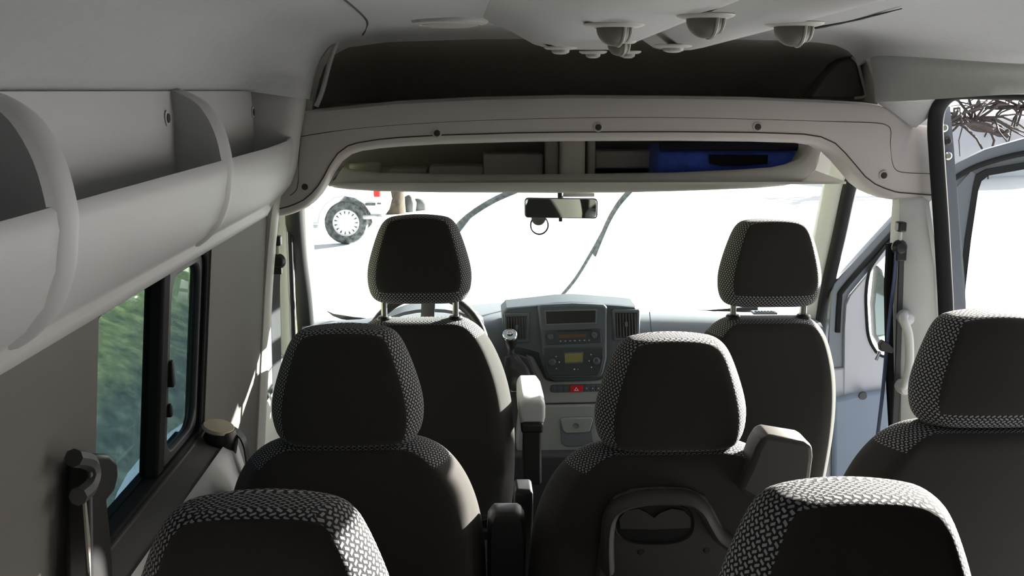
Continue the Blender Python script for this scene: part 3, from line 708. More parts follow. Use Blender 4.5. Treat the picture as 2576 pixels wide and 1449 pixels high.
# ================================================================== SEATS
def ring12(wb, ybk, wm, ym, wf, yf, z, cx=0, cy=0, dome=.006):
    p = [(-wb,ybk),(-wb*.36,ybk-dome),(wb*.36,ybk-dome),(wb,ybk),(wm,ym-.018),(wm,ym+.016),(wf,yf),(wf*.36,yf+dome),(-wf*.36,yf+dome),(-wf,yf),(-wm,ym+.016),(-wm,ym-.018)]
    return [Vector((cx+x, cy+y, z)) for x, y in p]
def cushion_mesh(name, levels, parent, plain_rows, sub=2, front_plain=True, mats=None, crease_w=.55, weave_to=99, crown=0):
    """levels: list of (wb, yb, wm, ym, wf, yf, z); rear and front centre faces plain, the rest woven"""
    rings = [ring12(*l) for l in levels]
    for q, hgt in ((0, crown), (1, crown), (2, crown*.45)):
        hw_ = max(p.x for p in rings[2])
        for p in rings[q]: p.z += hgt*(1-(abs(p.x)/hw_)**2)
    b = MB(); n = 12; N = len(rings)
    b.v = [p for r in rings for p in r]
    lv = [0]
    for i in range(1, N): lv.append(lv[-1]+(rings[i][4]-rings[i-1][4]).length)
    fuv = []
    for i in range(N-1):
        for j in range(n):
            k = (j+1) % n
            b.f.append((i*n+j, i*n+k, (i+1)*n+k, (i+1)*n+j))
            plain = (j in (0,1,2) and plain_rows[0] <= i < plain_rows[1]) or (front_plain and j in (6,7,8) and max(3, plain_rows[0]) <= i < plain_rows[1])
            b.m.append(0 if plain or i >= weave_to else 1)
            def uvp(ii, jj, side):
                p = rings[ii][jj % 12]
                if side == 0: u = p.x
                elif side == 1: u = sum((rings[ii][q]-rings[ii][q-1]).length for q in range(4, jj+1))
                else: u = sum((rings[ii][(q+1) % 12]-rings[ii][q]).length for q in range(jj, 12))
                return (u+.37*side, lv[ii])
            side = 0 if j in (0,1,2,6,7,8) else 1 if j in (3,4,5) else 2
            k2 = j+1
            fuv.append({i*n+j: uvp(i,j,side), i*n+k: uvp(i,k2,side), (i+1)*n+k: uvp(i+1,k2,side), (i+1)*n+j: uvp(i+1,j,side)})
    def cap(base, rev):
        idx = [base+j for j in range(n)]
        pairs = [(0,1,10,11),(1,2,3,4),]  # unused
        q = [(0,11,4,3),(11,10,5,4),(10,9,6,5)]
        quads = [(11,0,1,8),(8,1,2,7),(7,2,3,4),(11,8,9,10),(7,4,5,6)]
        for f_ in ((0,1,8,11),(1,2,7,8),(2,3,4,7),(11,8,9,10),(7,4,5,6)):
            b.f.append(tuple(idx[x] for x in f_)); b.m.append(1)
            fuv.append({idx[x]: (b.v[idx[x]].x, b.v[idx[x]].y) for x in f_})
    cap(0, True); cap((N-1)*n, False)
    matset = mats or [M_fab, M_weave]
    def cr(e):
        i0, j0 = divmod(e[0], n); i1, j1 = divmod(e[1], n)
        if j0 == j1 and j0 in (0, 3) and abs(i0-i1) == 1 and min(i0, i1) >= plain_rows[0] and max(i0, i1) <= plain_rows[1]: return crease_w
        if i0 == i1 == plain_rows[0] and j0 in (0,1,2,3) and j1 in (0,1,2,3): return crease_w
        return 0
    return b.build(name, matset, parent, sub=sub, local=True, uv=lambda fi, vi: fuv[fi][vi], crease=cr, recalc=True)

def headrest_levels(z1, h, w, d, yc=0):
    """top z1, height h, full width w, depth d"""
    L = []
    for t, kw, kd, kb in ((0,.52,.42,.97),(.016,.62,.72,.98),(.07,.715,.94,1),(.20,.80,1,1),(.40,.905,1.02,1),(.64,1,1.03,1),(.85,.965,1,1),(.955,.88,.86,1),(1.0,.74,.55,1)):
        hw = w/2*kw; wb = hw*.80*kb
        L.append((wb, yc-d*.5*kd, hw, yc+d*.06, hw*.86, yc+d*.5*kd, z1-h*t))
    return L
def backrest_levels(z1, z0, hw, lean, thick, front=False):
    L = []; H = z1-z0
    prof = [(0,.42,.45),(.012,.54,.75),(.035,.655,.95),(.07,.75,1),(.12,.835,1.03),(.19,.91,1.06),(.30,.98,1.1),(.5,1.02,1.12),(.75,1.0,1.1),(.95,.98,1.0),(1,.93,.8)]
    if front: prof = [(0,.42,.45),(.012,.50,.75),(.035,.585,.95),(.07,.665,1),(.12,.74,1.03),(.19,.815,1.06),(.30,.91,1.1),(.5,.99,1.12),(.75,1.0,1.1),(.95,.98,1.0),(1,.93,.8)]
    for t, kw, kt in prof:
        y = lean*t; th = thick*kt; w = hw*kw
        L.append((w*.84, y-th*.5, w, y+th*.12, w*.9, y+th*.5, z1-H*t))
    return L
def make_seat(loc, label, cat, group, hr_top, hr_h, hr_w, back_top, posts=False, hw=.25, base_z=.38, name='passenger_seat', arm=None, extra=None, sidemat=None):
    s = empty(name, loc, label, cat, group)
    cushion_mesh('headrest', headrest_levels(hr_top-.007, hr_h-.005, hr_w, .115), s, (1, 6 if posts else 7), crown=.014)
    mats = [M_fab, sidemat or M_weave]
    bk = cushion_mesh('backrest', backrest_levels(back_top, .42, hw, .20, .125, name.endswith('seat') and name != 'passenger_seat'), s, (1, 9), mats=mats, weave_to=3)
    # seat cushion
    b = MB(); rr = []
    for y, z0, z1, k in ((.14,.40,.50,.9),(.20,.38,.525,1),(.40,.38,.515,1.02),(.58,.38,.52,1.02),(.66,.385,.515,1),(.70,.40,.49,.94)):
        w = hw*k; rr.append([Vector((x, y, z)) for x, z in ((-w*.9,z0),(w*.9,z0),(w,lerp(z0,z1,.4)),(w*.97,z1),(w*.6,z1-.015),(-w*.6,z1-.015),(-w*.97,z1),(-w,lerp(z0,z1,.4)))])
    b.loft(rr); b.build('seat_cushion', M_fab, s, sub=1, local=True)
    b = MB(); b.box((0,.42,.36), (hw*1.7,.5,.04)); b.box((0,.42,.19), (hw*1.3,.36,.32)); b.box((0,.42,.02), (hw*1.6,.5,.04))
    b.build('seat_base', M_blk, s, bevel=.01, local=True)
    zz = hr_top-hr_h
    for sx in (-1, 1):
        px = sx*hr_w*.335
        b = MB(); b.tube([(px,0.0,back_top-.05),(px,0.0,zz+.05)], .0085, 12); b.build('headrest_post', M_post if posts else M_blk, s, local=True)
        if posts:
            b = MB(); b.lathe((px,0,back_top-.006), [(.020,0),(.0205,.009),(.016,.014),(.008,.014)], (0,0,1), 16); b.build('post_guide', M_blk, s, local=True)
    return s
# seat positions (local y=0 is the headrest centre line)
P_R3L = make_seat((-.559,1.14,0), 'nearest charcoal seat on the left beside the wall, only its headrest top in view', 'seat', 'third row seats', 1.247, .215, .312, 1.045)
P_R3M = make_seat((.107,1.14,0), 'nearest charcoal seat right of centre with sunlit woven headrest top', 'seat', 'third row seats', 1.254, .215, .312, 1.045)
P_R2L = make_seat((-.561,1.95,0), 'charcoal second-row seat on the left, behind the driver seat', 'seat', 'second row seats', 1.266, .218, .292, 1.055, hw=.258)
P_R2M = make_seat((.049,1.95,0), 'charcoal middle second-row seat with grab handle and hollow in its plastic back', 'seat', 'second row seats', 1.245, .213, .296, 1.04, hw=.264)
P_R2R = make_seat((.662,1.97,0), 'charcoal second-row seat on the right beside the sliding door, headrest slightly raised', 'seat', 'second row seats', 1.282, .215, .296, 1.070, posts=True, hw=.266)
P_DRV = make_seat((-.477,2.93,0), 'driver seat in charcoal fabric with raised headrest and right armrest', 'seat', 'front seats', 1.360, .236, .296, 1.076, posts=True, hw=.272, name='driver_seat')
P_PAS = make_seat((.500,2.93,0), 'front passenger seat in charcoal fabric with raised headrest, behind the open door', 'seat', 'front seats', 1.346, .238, .298, 1.074, posts=True, hw=.25, name='front_passenger_seat')

# driver's armrest
b = MB(); rr = []
for y, k in ((2.99,.8),(3.0,1),(3.1,1.02),(3.24,.98),(3.29,.85),(3.30,.6)):
    c = Vector((-.160,y,.785)); rr.append([c+Vector((x*k, 0, z*k+(.0 if y < 3.2 else .0))) for x, z in ((-.034,-.038),(.034,-.038),(.038,-.02),(.038,.02),(.028,.034),(-.028,.034),(-.038,.02),(-.038,-.02))])
b.loft(rr); b.build('armrest', M_armr, P_DRV, smooth=50, bevel=.004)
b = MB(); b.box((-.160,3.02,.66), (.055,.06,.20)); b.box((-.160,3.02,.735), (.066,.07,.03)); b.build('armrest_bracket', M_blk, P_DRV, bevel=.008)

# folded armrest of second row left seat
b = MB(); rr = []
for z, k in ((.40,.9),(.50,1),(.70,1.0),(.84,1),(.872,.95),(.888,.75),(.892,.5)):
    y = 2.0+(.892-z)*.25
    rr.append([Vector((-.262+x*k, y+v*k, z)) for x, v in ((-.030,-.045),(.030,-.045),(.038,-.03),(.038,.03),(.030,.045),(-.030,.045),(-.038,.03),(-.038,-.03))])
b.loft(rr); b.build('folded_armrest', M_blk, P_R2L, smooth=50)
b = MB(); rr = []
for z, k in ((.40,.9),(.84,1),(.872,.95),(.880,.75)):
    y = 2.16+(.88-z)*.25
    rr.append([Vector((-.222+x*k, y+v*k, z)) for x, v in ((-.02,-.04),(.02,-.04),(.02,.04),(-.02,.04))])
b.loft(rr); b.build('folded_armrest', M_blk, P_R2M, smooth=50, bevel=.004)

# plastic back, handle and hollow of the middle second-row seat
YP = 1.925
def back_y(z): return 1.95-.075+.20*(1.045-z)/.625
def BP(px, py, off=0):
    y = 1.95
    for _ in range(6):
        p = W(px, py, Y=y); y = back_y(p.z)-off
    return p
pan_o = [BP(px,py,.006) for px, py in ((1500,1449),(1512,1350),(1522,1290),(1545,1250),(1590,1232),(1660,1226),(1730,1230),(1775,1250),(1800,1290),(1825,1340),(1850,1372),(1850,1449),(1850,1700),(1500,1700))]
b = MB(); b.prism(pan_o, (0,.02,0)); pan = b.build('back_panel', M_fplas, P_R2M, smooth=30, bevel=.006)
b = MB(); b.tube(smoothpath([BP(px,py,.012) for px, py in ((1530,1430),(1528,1360),(1535,1300),(1560,1268),(1610,1252),(1670,1248),(1730,1252),(1765,1275),(1785,1310),(1808,1345),(1840,1368))], 5), .017, 12, flat=(.021,.013)); b.build('grab_handle', M_fplas, pan)
hol_o = [BP(1647+dx*1.0, 1318+dy, .0125) for dx, dy in [(100*math.copysign(abs(math.cos(a))**.75, math.cos(a)), 53*math.copysign(abs(math.sin(a))**.75, math.sin(a))) for a in [2*PI*i/32 for i in range(32)]]]
b = MB(); cc = sum(hol_o, Vector())/32; hin = [cc+(p-cc)*.93+Vector((0,.012,0)) for p in hol_o]
b.ring_plate(hol_o, hin, (0,.004,0)); b.build('hollow_rim', M_fplas, pan, smooth=50)
b = MB(); b.prism([cc+(p-cc)*.96+Vector((0,.005,0)) for p in hol_o], (0,.004,0)); b.build('hollow_floor', M_blk, pan, smooth=0)
b = MB(); b.prism([BP(px,py,.0115) for px, py in ((1560,1330),(1558,1305),(1575,1285),(1605,1280),(1628,1290),(1645,1303),(1662,1290),(1690,1280),(1720,1285),(1738,1303),(1738,1328),(1650,1332))], (0,.004,0)); b.build('lobed_insert', M_fplas, pan, smooth=0)
for px, py in ((1614,1388),(1779,1384)):
    b = MB(); b.lathe(BP(px,py,.0062), [(.0075,0),(.006,.002),(.0001,.002)], (0,-1,0), 14); b.build('peg', M_blk, pan)
# shoulder-belt outlet on its right shoulder
b = MB(); rr = []
so = [BP(px,py,.02) for px, py in ((1858,1235),(1885,1180),(1905,1128),(1922,1100),(1940,1096),(2025,1110),(2046,1122),(2048,1150),(2036,1240),(2020,1330))]
b.prism(so, (0,.075,0)); b.build('belt_outlet', M_fplas, P_R2M, smooth=30, bevel=.010, seg=3)

# ================================================================== BELTS AND WALL FITTINGS
# third-row belt on left wall
bt = empty('seat_belt', tuple(W(215,1300,X=-.86)), 'black seat belt guide with grey strap on the left wall beside the nearest seat', 'seat belt', 'seat belts')
b = MB(); XB = -.862
o_ = [W(px,py,X=XB) for px, py in ((165,1600),(160,1250),(163,1160),(178,1140),(212,1142),(235,1160),(238,1200),(228,1238),(208,1262),(222,1400),(228,1600))]
b.prism(o_, (.035,0,0)); b.build('belt_guide', M_blk, bt, smooth=30, bevel=.008, seg=3)
b = MB(); b.tube(smoothpath([W(px,py,X=XB+.03) for px, py in ((185,1152),(220,1160),(232,1190),(222,1225),(196,1250))]), .012, 8); b.build('belt_loop', M_dgrey, bt)
b = MB(); b.prism([W(px,py,X=XB+.022) for px, py in ((233,1190),(245,1300),(258,1449),(265,1640),(222,1640),(212,1400),(204,1270),(218,1235))], (.003,0,0)); b.build('strap', M_belt, bt, smooth=0)
b = MB(); b.prism([W(px,py,X=XB+.030) for px, py in ((207,1262),(212,1262),(226,1400),(234,1449),(250,1640),(238,1640),(222,1449),(216,1380))], (.003,0,0)); b.build('strap_edge', M_beltg, bt, smooth=0)
# second-row belt reel cup on ledge
pc = W(556,1105,X=-.845)
br = empty('belt_reel', tuple(pc), 'black belt outlet with a cream cap on the ledge below the left window', 'belt outlet')
b = MB(); b.lathe(pc, [(.030,-.03),(.034,-.005),(.034,.012),(.030,.02),(.0001,.02)], (0,0,1), 24); b.build('outlet_body', M_blk, br)
b = MB(); b.lathe(pc+Vector((-.005,.0,.02)), [(.030,0),(.034,.004),(.031,.010),(.0001,.012)], (.25,-.1,1), 24); b.build('cap', M_lid, br)
b = MB(); b.ribbon(smoothpath([pc+Vector((.02,.02,.015)),pc+Vector((.045,.0,0)),pc+Vector((.055,-.01,-.05)),pc+Vector((.065,-.02,-.2))]), .03, (0,1,0), .003); b.build('strap', M_blk, br)

def front_belt(name_lab, px, py, Y, sx, strap_pts, m):
    p = W(px, py, Y=Y)
    t = empty('seat_belt', tuple(p), name_lab, 'seat belt', 'seat belts')
    b = MB(); b.box(p, (.022,.03,.026)); b.build('height_slider', M_blk, t, bevel=.004)
    q = W(px+sx*-3, py+52, Y=Y)
    b = MB(); b.lathe(q+Vector((0,.01,0)), [(.018,0),(.021,-.010),(.014,-.024),(.0001,-.026)], (0,1,0), 18)
    b.box(q+Vector((sx*.005,0.004,-.02)), (.026,.02,.03)); b.build('belt_anchor', M_blk, t, bevel=.002)
    b = MB(); b.tube([p, q], .005, 8); b.build('rail', M_pale, t)
    b = MB(); pts = [W(a, c, Y=y) for a, c, y in strap_pts]; b.ribbon(smoothpath(pts, 4), .034, (.55,.83,0), .003); b.build('strap', m, t)
    return t
fb = front_belt('black belt anchor with blue-grey strap on the right pillar by the open door', 2266, 570, 2.735, 1, [(2256,628,2.74),(2250,700,2.74),(2240,780,2.75),(2231,870,2.76),(2226,930,2.77),(2219,1000,2.78),(2207,1100,2.80),(2194,1200,2.82)], M_beltb)
b = MB(); b.prism([W(px,py,Y=2.735) for px, py in ((2213,868),(2222,856),(2238,866),(2250,880),(2246,890),(2228,886),(2216,884))], (0,.02,0)); b.build('buckle_tongue', M_dgrey, fb, bevel=.003)
b = MB(); b.tube([W(2213,884,Y=2.745), W(2203,906,Y=2.74)], .0045, 8); b.build('metal_tongue', M_chrome, fb)
fb2 = front_belt('black belt anchor with dark strap on the left pillar beside the driver seat', 697, 605, 2.82, -1, [(694,665,2.84),(692,740,2.86),(694,830,2.88),(697,950,2.90),(700,1060,2.92)], M_belt)
# grab handle on right pillar
gh = empty('grab_handle', tuple(W(2278,890,Y=2.72)), 'pale grey grab handle on the right pillar beside the sliding door', 'handle')
b = MB(); b.tube(smoothpath([W(px,py,Y=y) for px, py, y in ((2282,790,2.745),(2272,800,2.69),(2284,835,2.68),(2288,880,2.68),(2286,930,2.68),(2278,965,2.685),(2266,975,2.745))], 6), .0115, 12); b.build('handle_bar', M_pale, gh)
for px, py in ((2276,798),(2270,972)):
    b = MB(); b.lathe(W(px,py,Y=2.735), [(.019,.01),(.019,-.018),(.014,-.03),(.0001,-.034)], (0,1,0), 18); b.build('handle_foot', M_pale, gh)

# ================================================================== DASHBOARD
YD = 3.78
dash = empty('dashboard', (0, 3.95, .55), 'grey dashboard with centre stack of radio, vents and climate controls', 'dashboard')
b = MB(); rings = []
n = 24
for i in range(n+1):
    x = lerp(-.96,.96,i/n); bow = 1-(x/.96)**2
    far = 4.03+.38*bow; yr = 3.80
    zt = .868+.012*bow-.02*abs(x)
    rings.append([Vector((x,y,z)) for y, z in ((far,zt-.055),(far-.12,zt-.02),(3.95,zt),(3.87,zt),(3.825,zt-.015),(yr,zt-.05),(yr,zt-.10),(yr+.05,zt-.20),(yr+.10,zt-.32),(yr+.14,.30),(4.3,.25),(4.35,.6))])
b.loft(rings); b.build('dash_panel', M_dash, dash, smooth=60)
# centre pod: vents + stack
def SP(px, py, Y=3.72): return W(px, py, Y=Y)
YS = 3.72
b = MB()
so = [(1262,790),(1275,776),(1330,770),(1350,768),(1400,762),(1440,760),(1480,762),(1528,766),(1560,768),(1600,772),(1612,790),(1610,850),(1603,875),(1560,888),(1535,895),(1528,930),(1515,950),(1500,957),(1395,960),(1375,950),(1364,920),(1355,888),(1330,880),(1275,868),(1266,840)]
rg = []
for dy, k in ((.16,1.0),(.02,1.0),(.006,.995),(0,.98)):
    c = SP(1440,860); rg.append([c+(SP(px,py)-c)*k+Vector((0,dy,0)) for px, py in so])
b.loft(rg); b.build('centre_pod', M_stack, dash, smooth=40)
def plate(name, pts, d, m, par, Y=YS, bev=.003, back=.01):
    b = MB(); b.prism([W(px,py,Y=Y-d) for px, py in pts], (0,d+back,0)); return b.build(name, m, par, smooth=30, bevel=bev)
# radio/display bezel
st = plate('centre_stack', [(1352,772),(1362,768),(1440,764),(1518,767),(1528,772),(1527,900),(1518,940),(1508,951),(1390,954),(1376,945),(1366,905)], .018, M_stack, dash, bev=.008)
Y2 = YS-.018
plate('display_recess', [(1369,781),(1502,778),(1501,814),(1372,818)], .003, M_dash, st, Y2, .001)
plate('dark_display', [(1373,784),(1499,781),(1498,811),(1375,815)], .005, M_blk, st, Y2, .001)
rad = plate('radio', [(1371,832),(1511,827),(1513,862),(1374,868)], .004, M_stack2, st, Y2, .002)
plate('slot', [(1401,832),(1489,829),(1489,832),(1401,835)], .006, M_blk, rad, Y2, 0)
plate('radio_display', [(1406,842),(1475,840),(1475,848),(1406,851)], .0055, M_amber, rad, Y2, 0)
for px, py in ((1385,846),(1495,842)):
    b = MB(); b.lathe(W(px,py,Y=Y2-.004), [(.0105,0),(.010,.010),(.008,.013),(.0001,.013)], (0,-1,0), 20); b.build('radio_knob', M_stack, rad)
for i in range(7):
    p = W(1410+i*12, 858-i*.4, Y=Y2-.0045); b = MB(); b.box(p, (.008,.004,.004)); b.build('button', M_dash, rad, bevel=.001)
    b = MB(); b.box(p+Vector((0,-.0025,.0)), (.002,.001,.0025)); b.build('button_mark', M_white, rad)
cl = plate('climate_control', [(1367,876),(1518,872),(1519,900),(1512,932),(1504,945),(1385,947),(1374,936),(1369,905)], .003, M_stack2, st, Y2, .003)
plate('climate_bezel', [(1418,887),(1468,885),(1467,914),(1421,916)], .0045, M_stack, cl, Y2, .001)
plate('climate_display', [(1421,890),(1466,888),(1465,910),(1422,912)], .006, M_lcd, cl, Y2, 0)
for px, py in ((1389,910),(1500,907)):
    b = MB(); b.lathe(W(px,py,Y=Y2-.003), [(.0135,0),(.0125,.011),(.0100,.013),(.0001,.013)], (0,-1,0), 22); k_ = b.build('climate_knob', M_stack, cl)
    b = MB(); b.lathe(W(px,py,Y=Y2-.016), [(.008,0),(.008,.0006),(.0072,.0006),(.0072,0)], (0,-1,0), 20); b.build('knob_ring', M_dash, k_)
for px, py, w_ in ((1399,897,2.2),(1407,911,2.6),(1400,927,2.2),(1445,929,3),(1454,929,1.6),(1487,892,2.6),(1482,908,2.6),(1488,924,2.6)):
    b = MB(); b.lathe(W(px,py,Y=Y2-.003), [(w_*.0008,0),(w_*.0007,.0015),(.0001,.0015)], (0,-1,0), 10); b.build('indicator', M_white, cl)
# vents
def dvent(x0, x1, y0, y1, sk):
    v = plate('dash_vent', [(x0-8,y0-8),(x1+8,y0-8-sk),(x1+7,y1+8),(x0-4,y1+8)], .010, M_stack, dash, YS, .005)
    plate('vent_opening', [(x0,y0),(x1,y0-sk),(x1-2,y1-sk),(x0+3,y1)], .0115, M_blk, v, YS, 0)
    for i in range(7):
        x = lerp(x0+4, x1-5, i/6); b = MB(); b.tube([W(x,y0+2,Y=YS-.014), W(x+2,y1-2,Y=YS-.014)], .0018, 6); b.build('slat', M_dgrey, v)
    b = MB(); b.box(W((x0+x1)/2,lerp(y0,y1,.45),Y=YS-.018), (.010,.008,.018)); b.build('vent_tab', M_stack, v, bevel=.002)
dvent(1275, 1325, 797, 855, 2); dvent(1548, 1602, 787, 850, 0)
def topvent(px0, px1, py, Y, n=6):
    p, q = W(px0,py,Y=Y), W(px1,py,Y=Y)
    b = MB(); b.box((p+q)/2, ((q-p).length+.02,.05,.008)); v = b.build('top_vent', M_dash, dash, bevel=.003)
    for i in range(n):
        c = p.lerp(q, (i+.5)/n); b = MB(); b.box(c+Vector((0,-.008,.0045)), ((q-p).length/n*.55,.022,.004), (0,0,.15)); b.build('vent_slit', M_blk, v)
topvent(1278,1322,778,3.80); topvent(1548,1592,772,3.80); topvent(848,900,815,3.90); topvent(1898,1945,786,3.92)
# glovebox joint
b = MB(); b.tube([W(1634,785,Y=3.797), W(1640,850,Y=3.797)], .0015, 6); b.build('seam', M_seam, dash)
# light lower surround with switch row, drawer
sur = plate('console_surround', [(1325,895),(1340,897),(1356,925),(1372,957),(1390,961),(1505,958),(1535,950),(1560,900),(1600,880),(1620,900),(1600,1000),(1560,1012),(1340,1017),(1318,1000),(1316,940)], .02, M_cons, dash, 3.76, .006)
row = plate('switch_row', [(1385,971),(1392,968),(1510,966),(1530,968),(1530,984),(1390,988),(1384,984)], .004, M_stack, sur, 3.74, .002)
plate('hazard_switch', [(1434,970),(1467,969),(1466,986),(1434,987)], .007, M_red, row, 3.74, .001)
tri = [W(px,py,Y=3.7325) for px, py in ((1450,974),(1456,983),(1444,983))]; c = sum(tri, Vector())/3
b = MB(); b.ring_plate(tri, [c+(p-c)*.6 for p in tri], (0,.002,0)); b.build('hazard_triangle', M_white, row, smooth=0)
for px in (1394,1408,1424,1476,1491,1505):
    plate('switch', [(px-6,971),(px+6,970.5),(px+6,985),(px-6,985.5)], .006, M_stack, row, 3.74, .001)
    if px > 1470:
        b = MB(); b.lathe(W(px,977,Y=3.733), [(.002,0),(.0018,.0012),(.0001,.0012)], (0,-1,0), 10); b.build('indicator', M_white, row)
low = plate('lower_console', [(1310,1022),(1345,1020),(1600,1015),(1620,1100),(1640,1260),(1300,1260),(1300,1120)], .03, M_cons, dash, 3.77, .008, .1)
plate('drawer_recess', [(1408,1054),(1416,1050),(1490,1048),(1497,1054),(1490,1085),(1494,1115),(1480,1122),(1424,1124),(1412,1115)], .004, M_dash, low, 3.74, .003)
dr = plate('drawer', [(1410,1056),(1418,1052),(1488,1050),(1493,1056),(1484,1086),(1474,1089),(1424,1091),(1416,1084)], .010, M_cons, low, 3.74, .004)
b = MB(); b.lathe(W(1449,1071,Y=3.729), [(.010,0),(.0095,.003),(.007,.002),(.0001,.002)], (0,-1,0), 18); b.build('lock', M_dash, dr)
b = MB(); b.box((.03,3.86,.2), (.5,.3,.42)); b.build('console_base', M_dgrey, dash, bevel=.02)

# gear lever
gl = empty('gear_lever', tuple(W(1310,990,Y=3.68)), 'gear lever with black leather boot and round knob beside the centre stack', 'gear lever')
kp = W(1283, 845, Y=3.62)
b = MB(); b.lathe(kp, [(.012,-.062),(.020,-.045),(.024,-.022),(.027,-.005),(.0262,.006),(.0001,.012)], (-.05,-.55,.84), 24); kn = b.build('knob', M_blk, gl)
ax = Vector((-.05,-.55,.84)).normalized()
b = MB(); b.lathe(kp, [(.0266,.002),(.0272,.006),(.0250,.0105),(.0225,.0122),(.0222,.0095)], tuple(ax), 28); b.build('chrome_ring', M_chrome, kn)
q_ = ax.to_track_quat('Z','Y').to_matrix(); b = MB(); o0 = kp+ax*.0128
for u0,v0,u1,v1 in ((-.009,.007,-.009,-.007),(-.003,.007,-.003,-.007),(.003,.007,.003,-.007),(.009,.007,.009,0),(-.009,0,.009,0)):
    b.tube([o0+q_@Vector((u0,v0,0)), o0+q_@Vector((u1,v1,0))], .0011, 6)
b.build('shift_pattern', M_white, kn)
b = MB(); b.tube([kp-ax*.05, kp-ax*.10], .012, 12); b.build('shaft', M_dgrey, gl)
b = MB(); rr = []
base = W(1318,985,Y=3.66); topc = kp-ax*.085
for i in range(9):
    t = i/8; c = topc.lerp(base, t)+Vector((.012*math.sin(t*PI),0,0)); r = lerp(.014,.062,t**.8)*(1+.10*math.sin(i*2.4))
    rr.append([c+Vector((r*math.cos(a)*.9, r*math.sin(a)*.6, .006*math.sin(3*a+i))) for a in [2*PI*j/20 for j in range(20)]])
b.loft(rr); b.build('boot', M_leather, gl, sub=1)
b = MB(); fr = [W(px,py,Y=3.70) for px, py in ((1262,1000),(1270,900),(1300,890),(1330,900),(1350,950),(1362,992),(1340,998))]; b.prism(fr,(0,.02,0)); b.build('boot_frame', M_dgrey, gl, bevel=.005)

# steering wheel
swc = W(1072, 882, Y=3.46)
sw = empty('steering_wheel', tuple(swc), 'black steering wheel in front of the driver seat', 'steering wheel')
tilt = Matrix.Rotation(math.radians(62), 3, 'X')
def SW(a, r, h=0): return swc+tilt @ Vector((r*math.cos(a), r*math.sin(a), h))
b = MB(); b.tube([SW(2*PI*i/48,.195) for i in range(48)], .0155, 12, closed=True); b.build('rim', M_blk, sw)
b = MB(); b.lathe(swc, [(.08,-.03),(.085,.0),(.07,.022),(.0001,.03)], tuple(tilt@Vector((0,0,1))), 28); b.build('hub', M_dgrey, sw)
for a in (math.radians(88), math.radians(182), math.radians(-2), math.radians(268)):
    b = MB(); b.tube([SW(a,.06,.0), SW(a,.19,0)], .02, 10, flat=(.011,.024)); b.build('spoke', M_dgrey, sw)
b = MB(); b.tube([SW(0,0,-.02), SW(0,0,-.30)], .05, 16); b.build('column', M_dgrey, sw)
# instrument hood
b = MB(); rr = []
for i in range(13):
    a = PI*i/12; rr.append([W(1085,800,Y=3.74)+Vector((.19*math.cos(a), d, -.045+.085*math.sin(a)-s_)) for d, s_ in ((-.03,0),(.16,.01),(.16,.02),(-.03,.012))])
b.loft(rr); b.build('instrument_hood', M_dash, dash, smooth=50)

# ================================================================== MIRROR, WIPERS
YM = 3.62
mr = empty('rearview_mirror', tuple(W(1410,500,Y=YM)), 'rectangular rear-view mirror hanging below the overhead console', 'mirror')
c = (W(1322,498,Y=YM)+W(1500,548,Y=YM))/2; wM = (W(1500,520,Y=YM)-W(1322,520,Y=YM)).length; hM = (W(1410,497,Y=YM)-W(1410,548,Y=YM)).length
Rm = Euler((math.radians(4),0,math.radians(-9))).to_matrix()
def lp(w_, h_, r_, y_): return [c+Rm @ Vector((p, y_, q)) for p, q in rrect(w_, h_, r_, 5)]
b = MB(); b.loft([lp(wM*.8,hM*.6,.01,.028),lp(wM*.97,hM*.93,.012,.014),lp(wM*1.03,hM,.012,.0),lp(wM*1.03,hM,.012,-.004),lp(wM*1.0,hM*.95,.010,-.006)]); b.build('housing', M_blk, mr, smooth=40)
b = MB(); b.loft([lp(wM*1.0,hM*.93,.010,-.0062),lp(wM*.995,hM*.92,.010,-.0075)]); b.build('mirror_glass', M_mirror, mr, smooth=20)
b = MB(); b.tube([c+Vector((.0,.02,.02)), c+Vector((.0,.05,.06)), c+Vector((0,.06,.10))], .010, 10); b.build('stem', M_blk, mr)
b = MB(); b.box(W(1410,553,Y=YM), (.012,.01,.012)); b.build('dip_tab', M_blk, mr, bevel=.002)
b = MB(); b.box(W(1455,489,Y=YM+.06), (.11,.04,.014)); b.build('mount', M_lip, mr, bevel=.004)
# ring tag on windscreen
rc = W(1357,566,Y=3.78)
rg_ = empty('suction_ring', tuple(rc), 'small black ring and sucker stuck to the windscreen under the mirror', 'phone holder ring')
b = MB(); b.tube([rc+Vector((.031*math.cos(2*PI*i/32),0,.033*math.sin(2*PI*i/32))) for i in range(32)], .003, 8, closed=True); b.build('ring', M_blk, rg_)
b = MB(); b.lathe(rc+Vector((-.003,.0,.024)), [(.001,.012),(.024,.004),(.026,-.002),(.0001,-.004)], (0,-1,0), 24); b.build('sucker', M_dgrey, rg_)
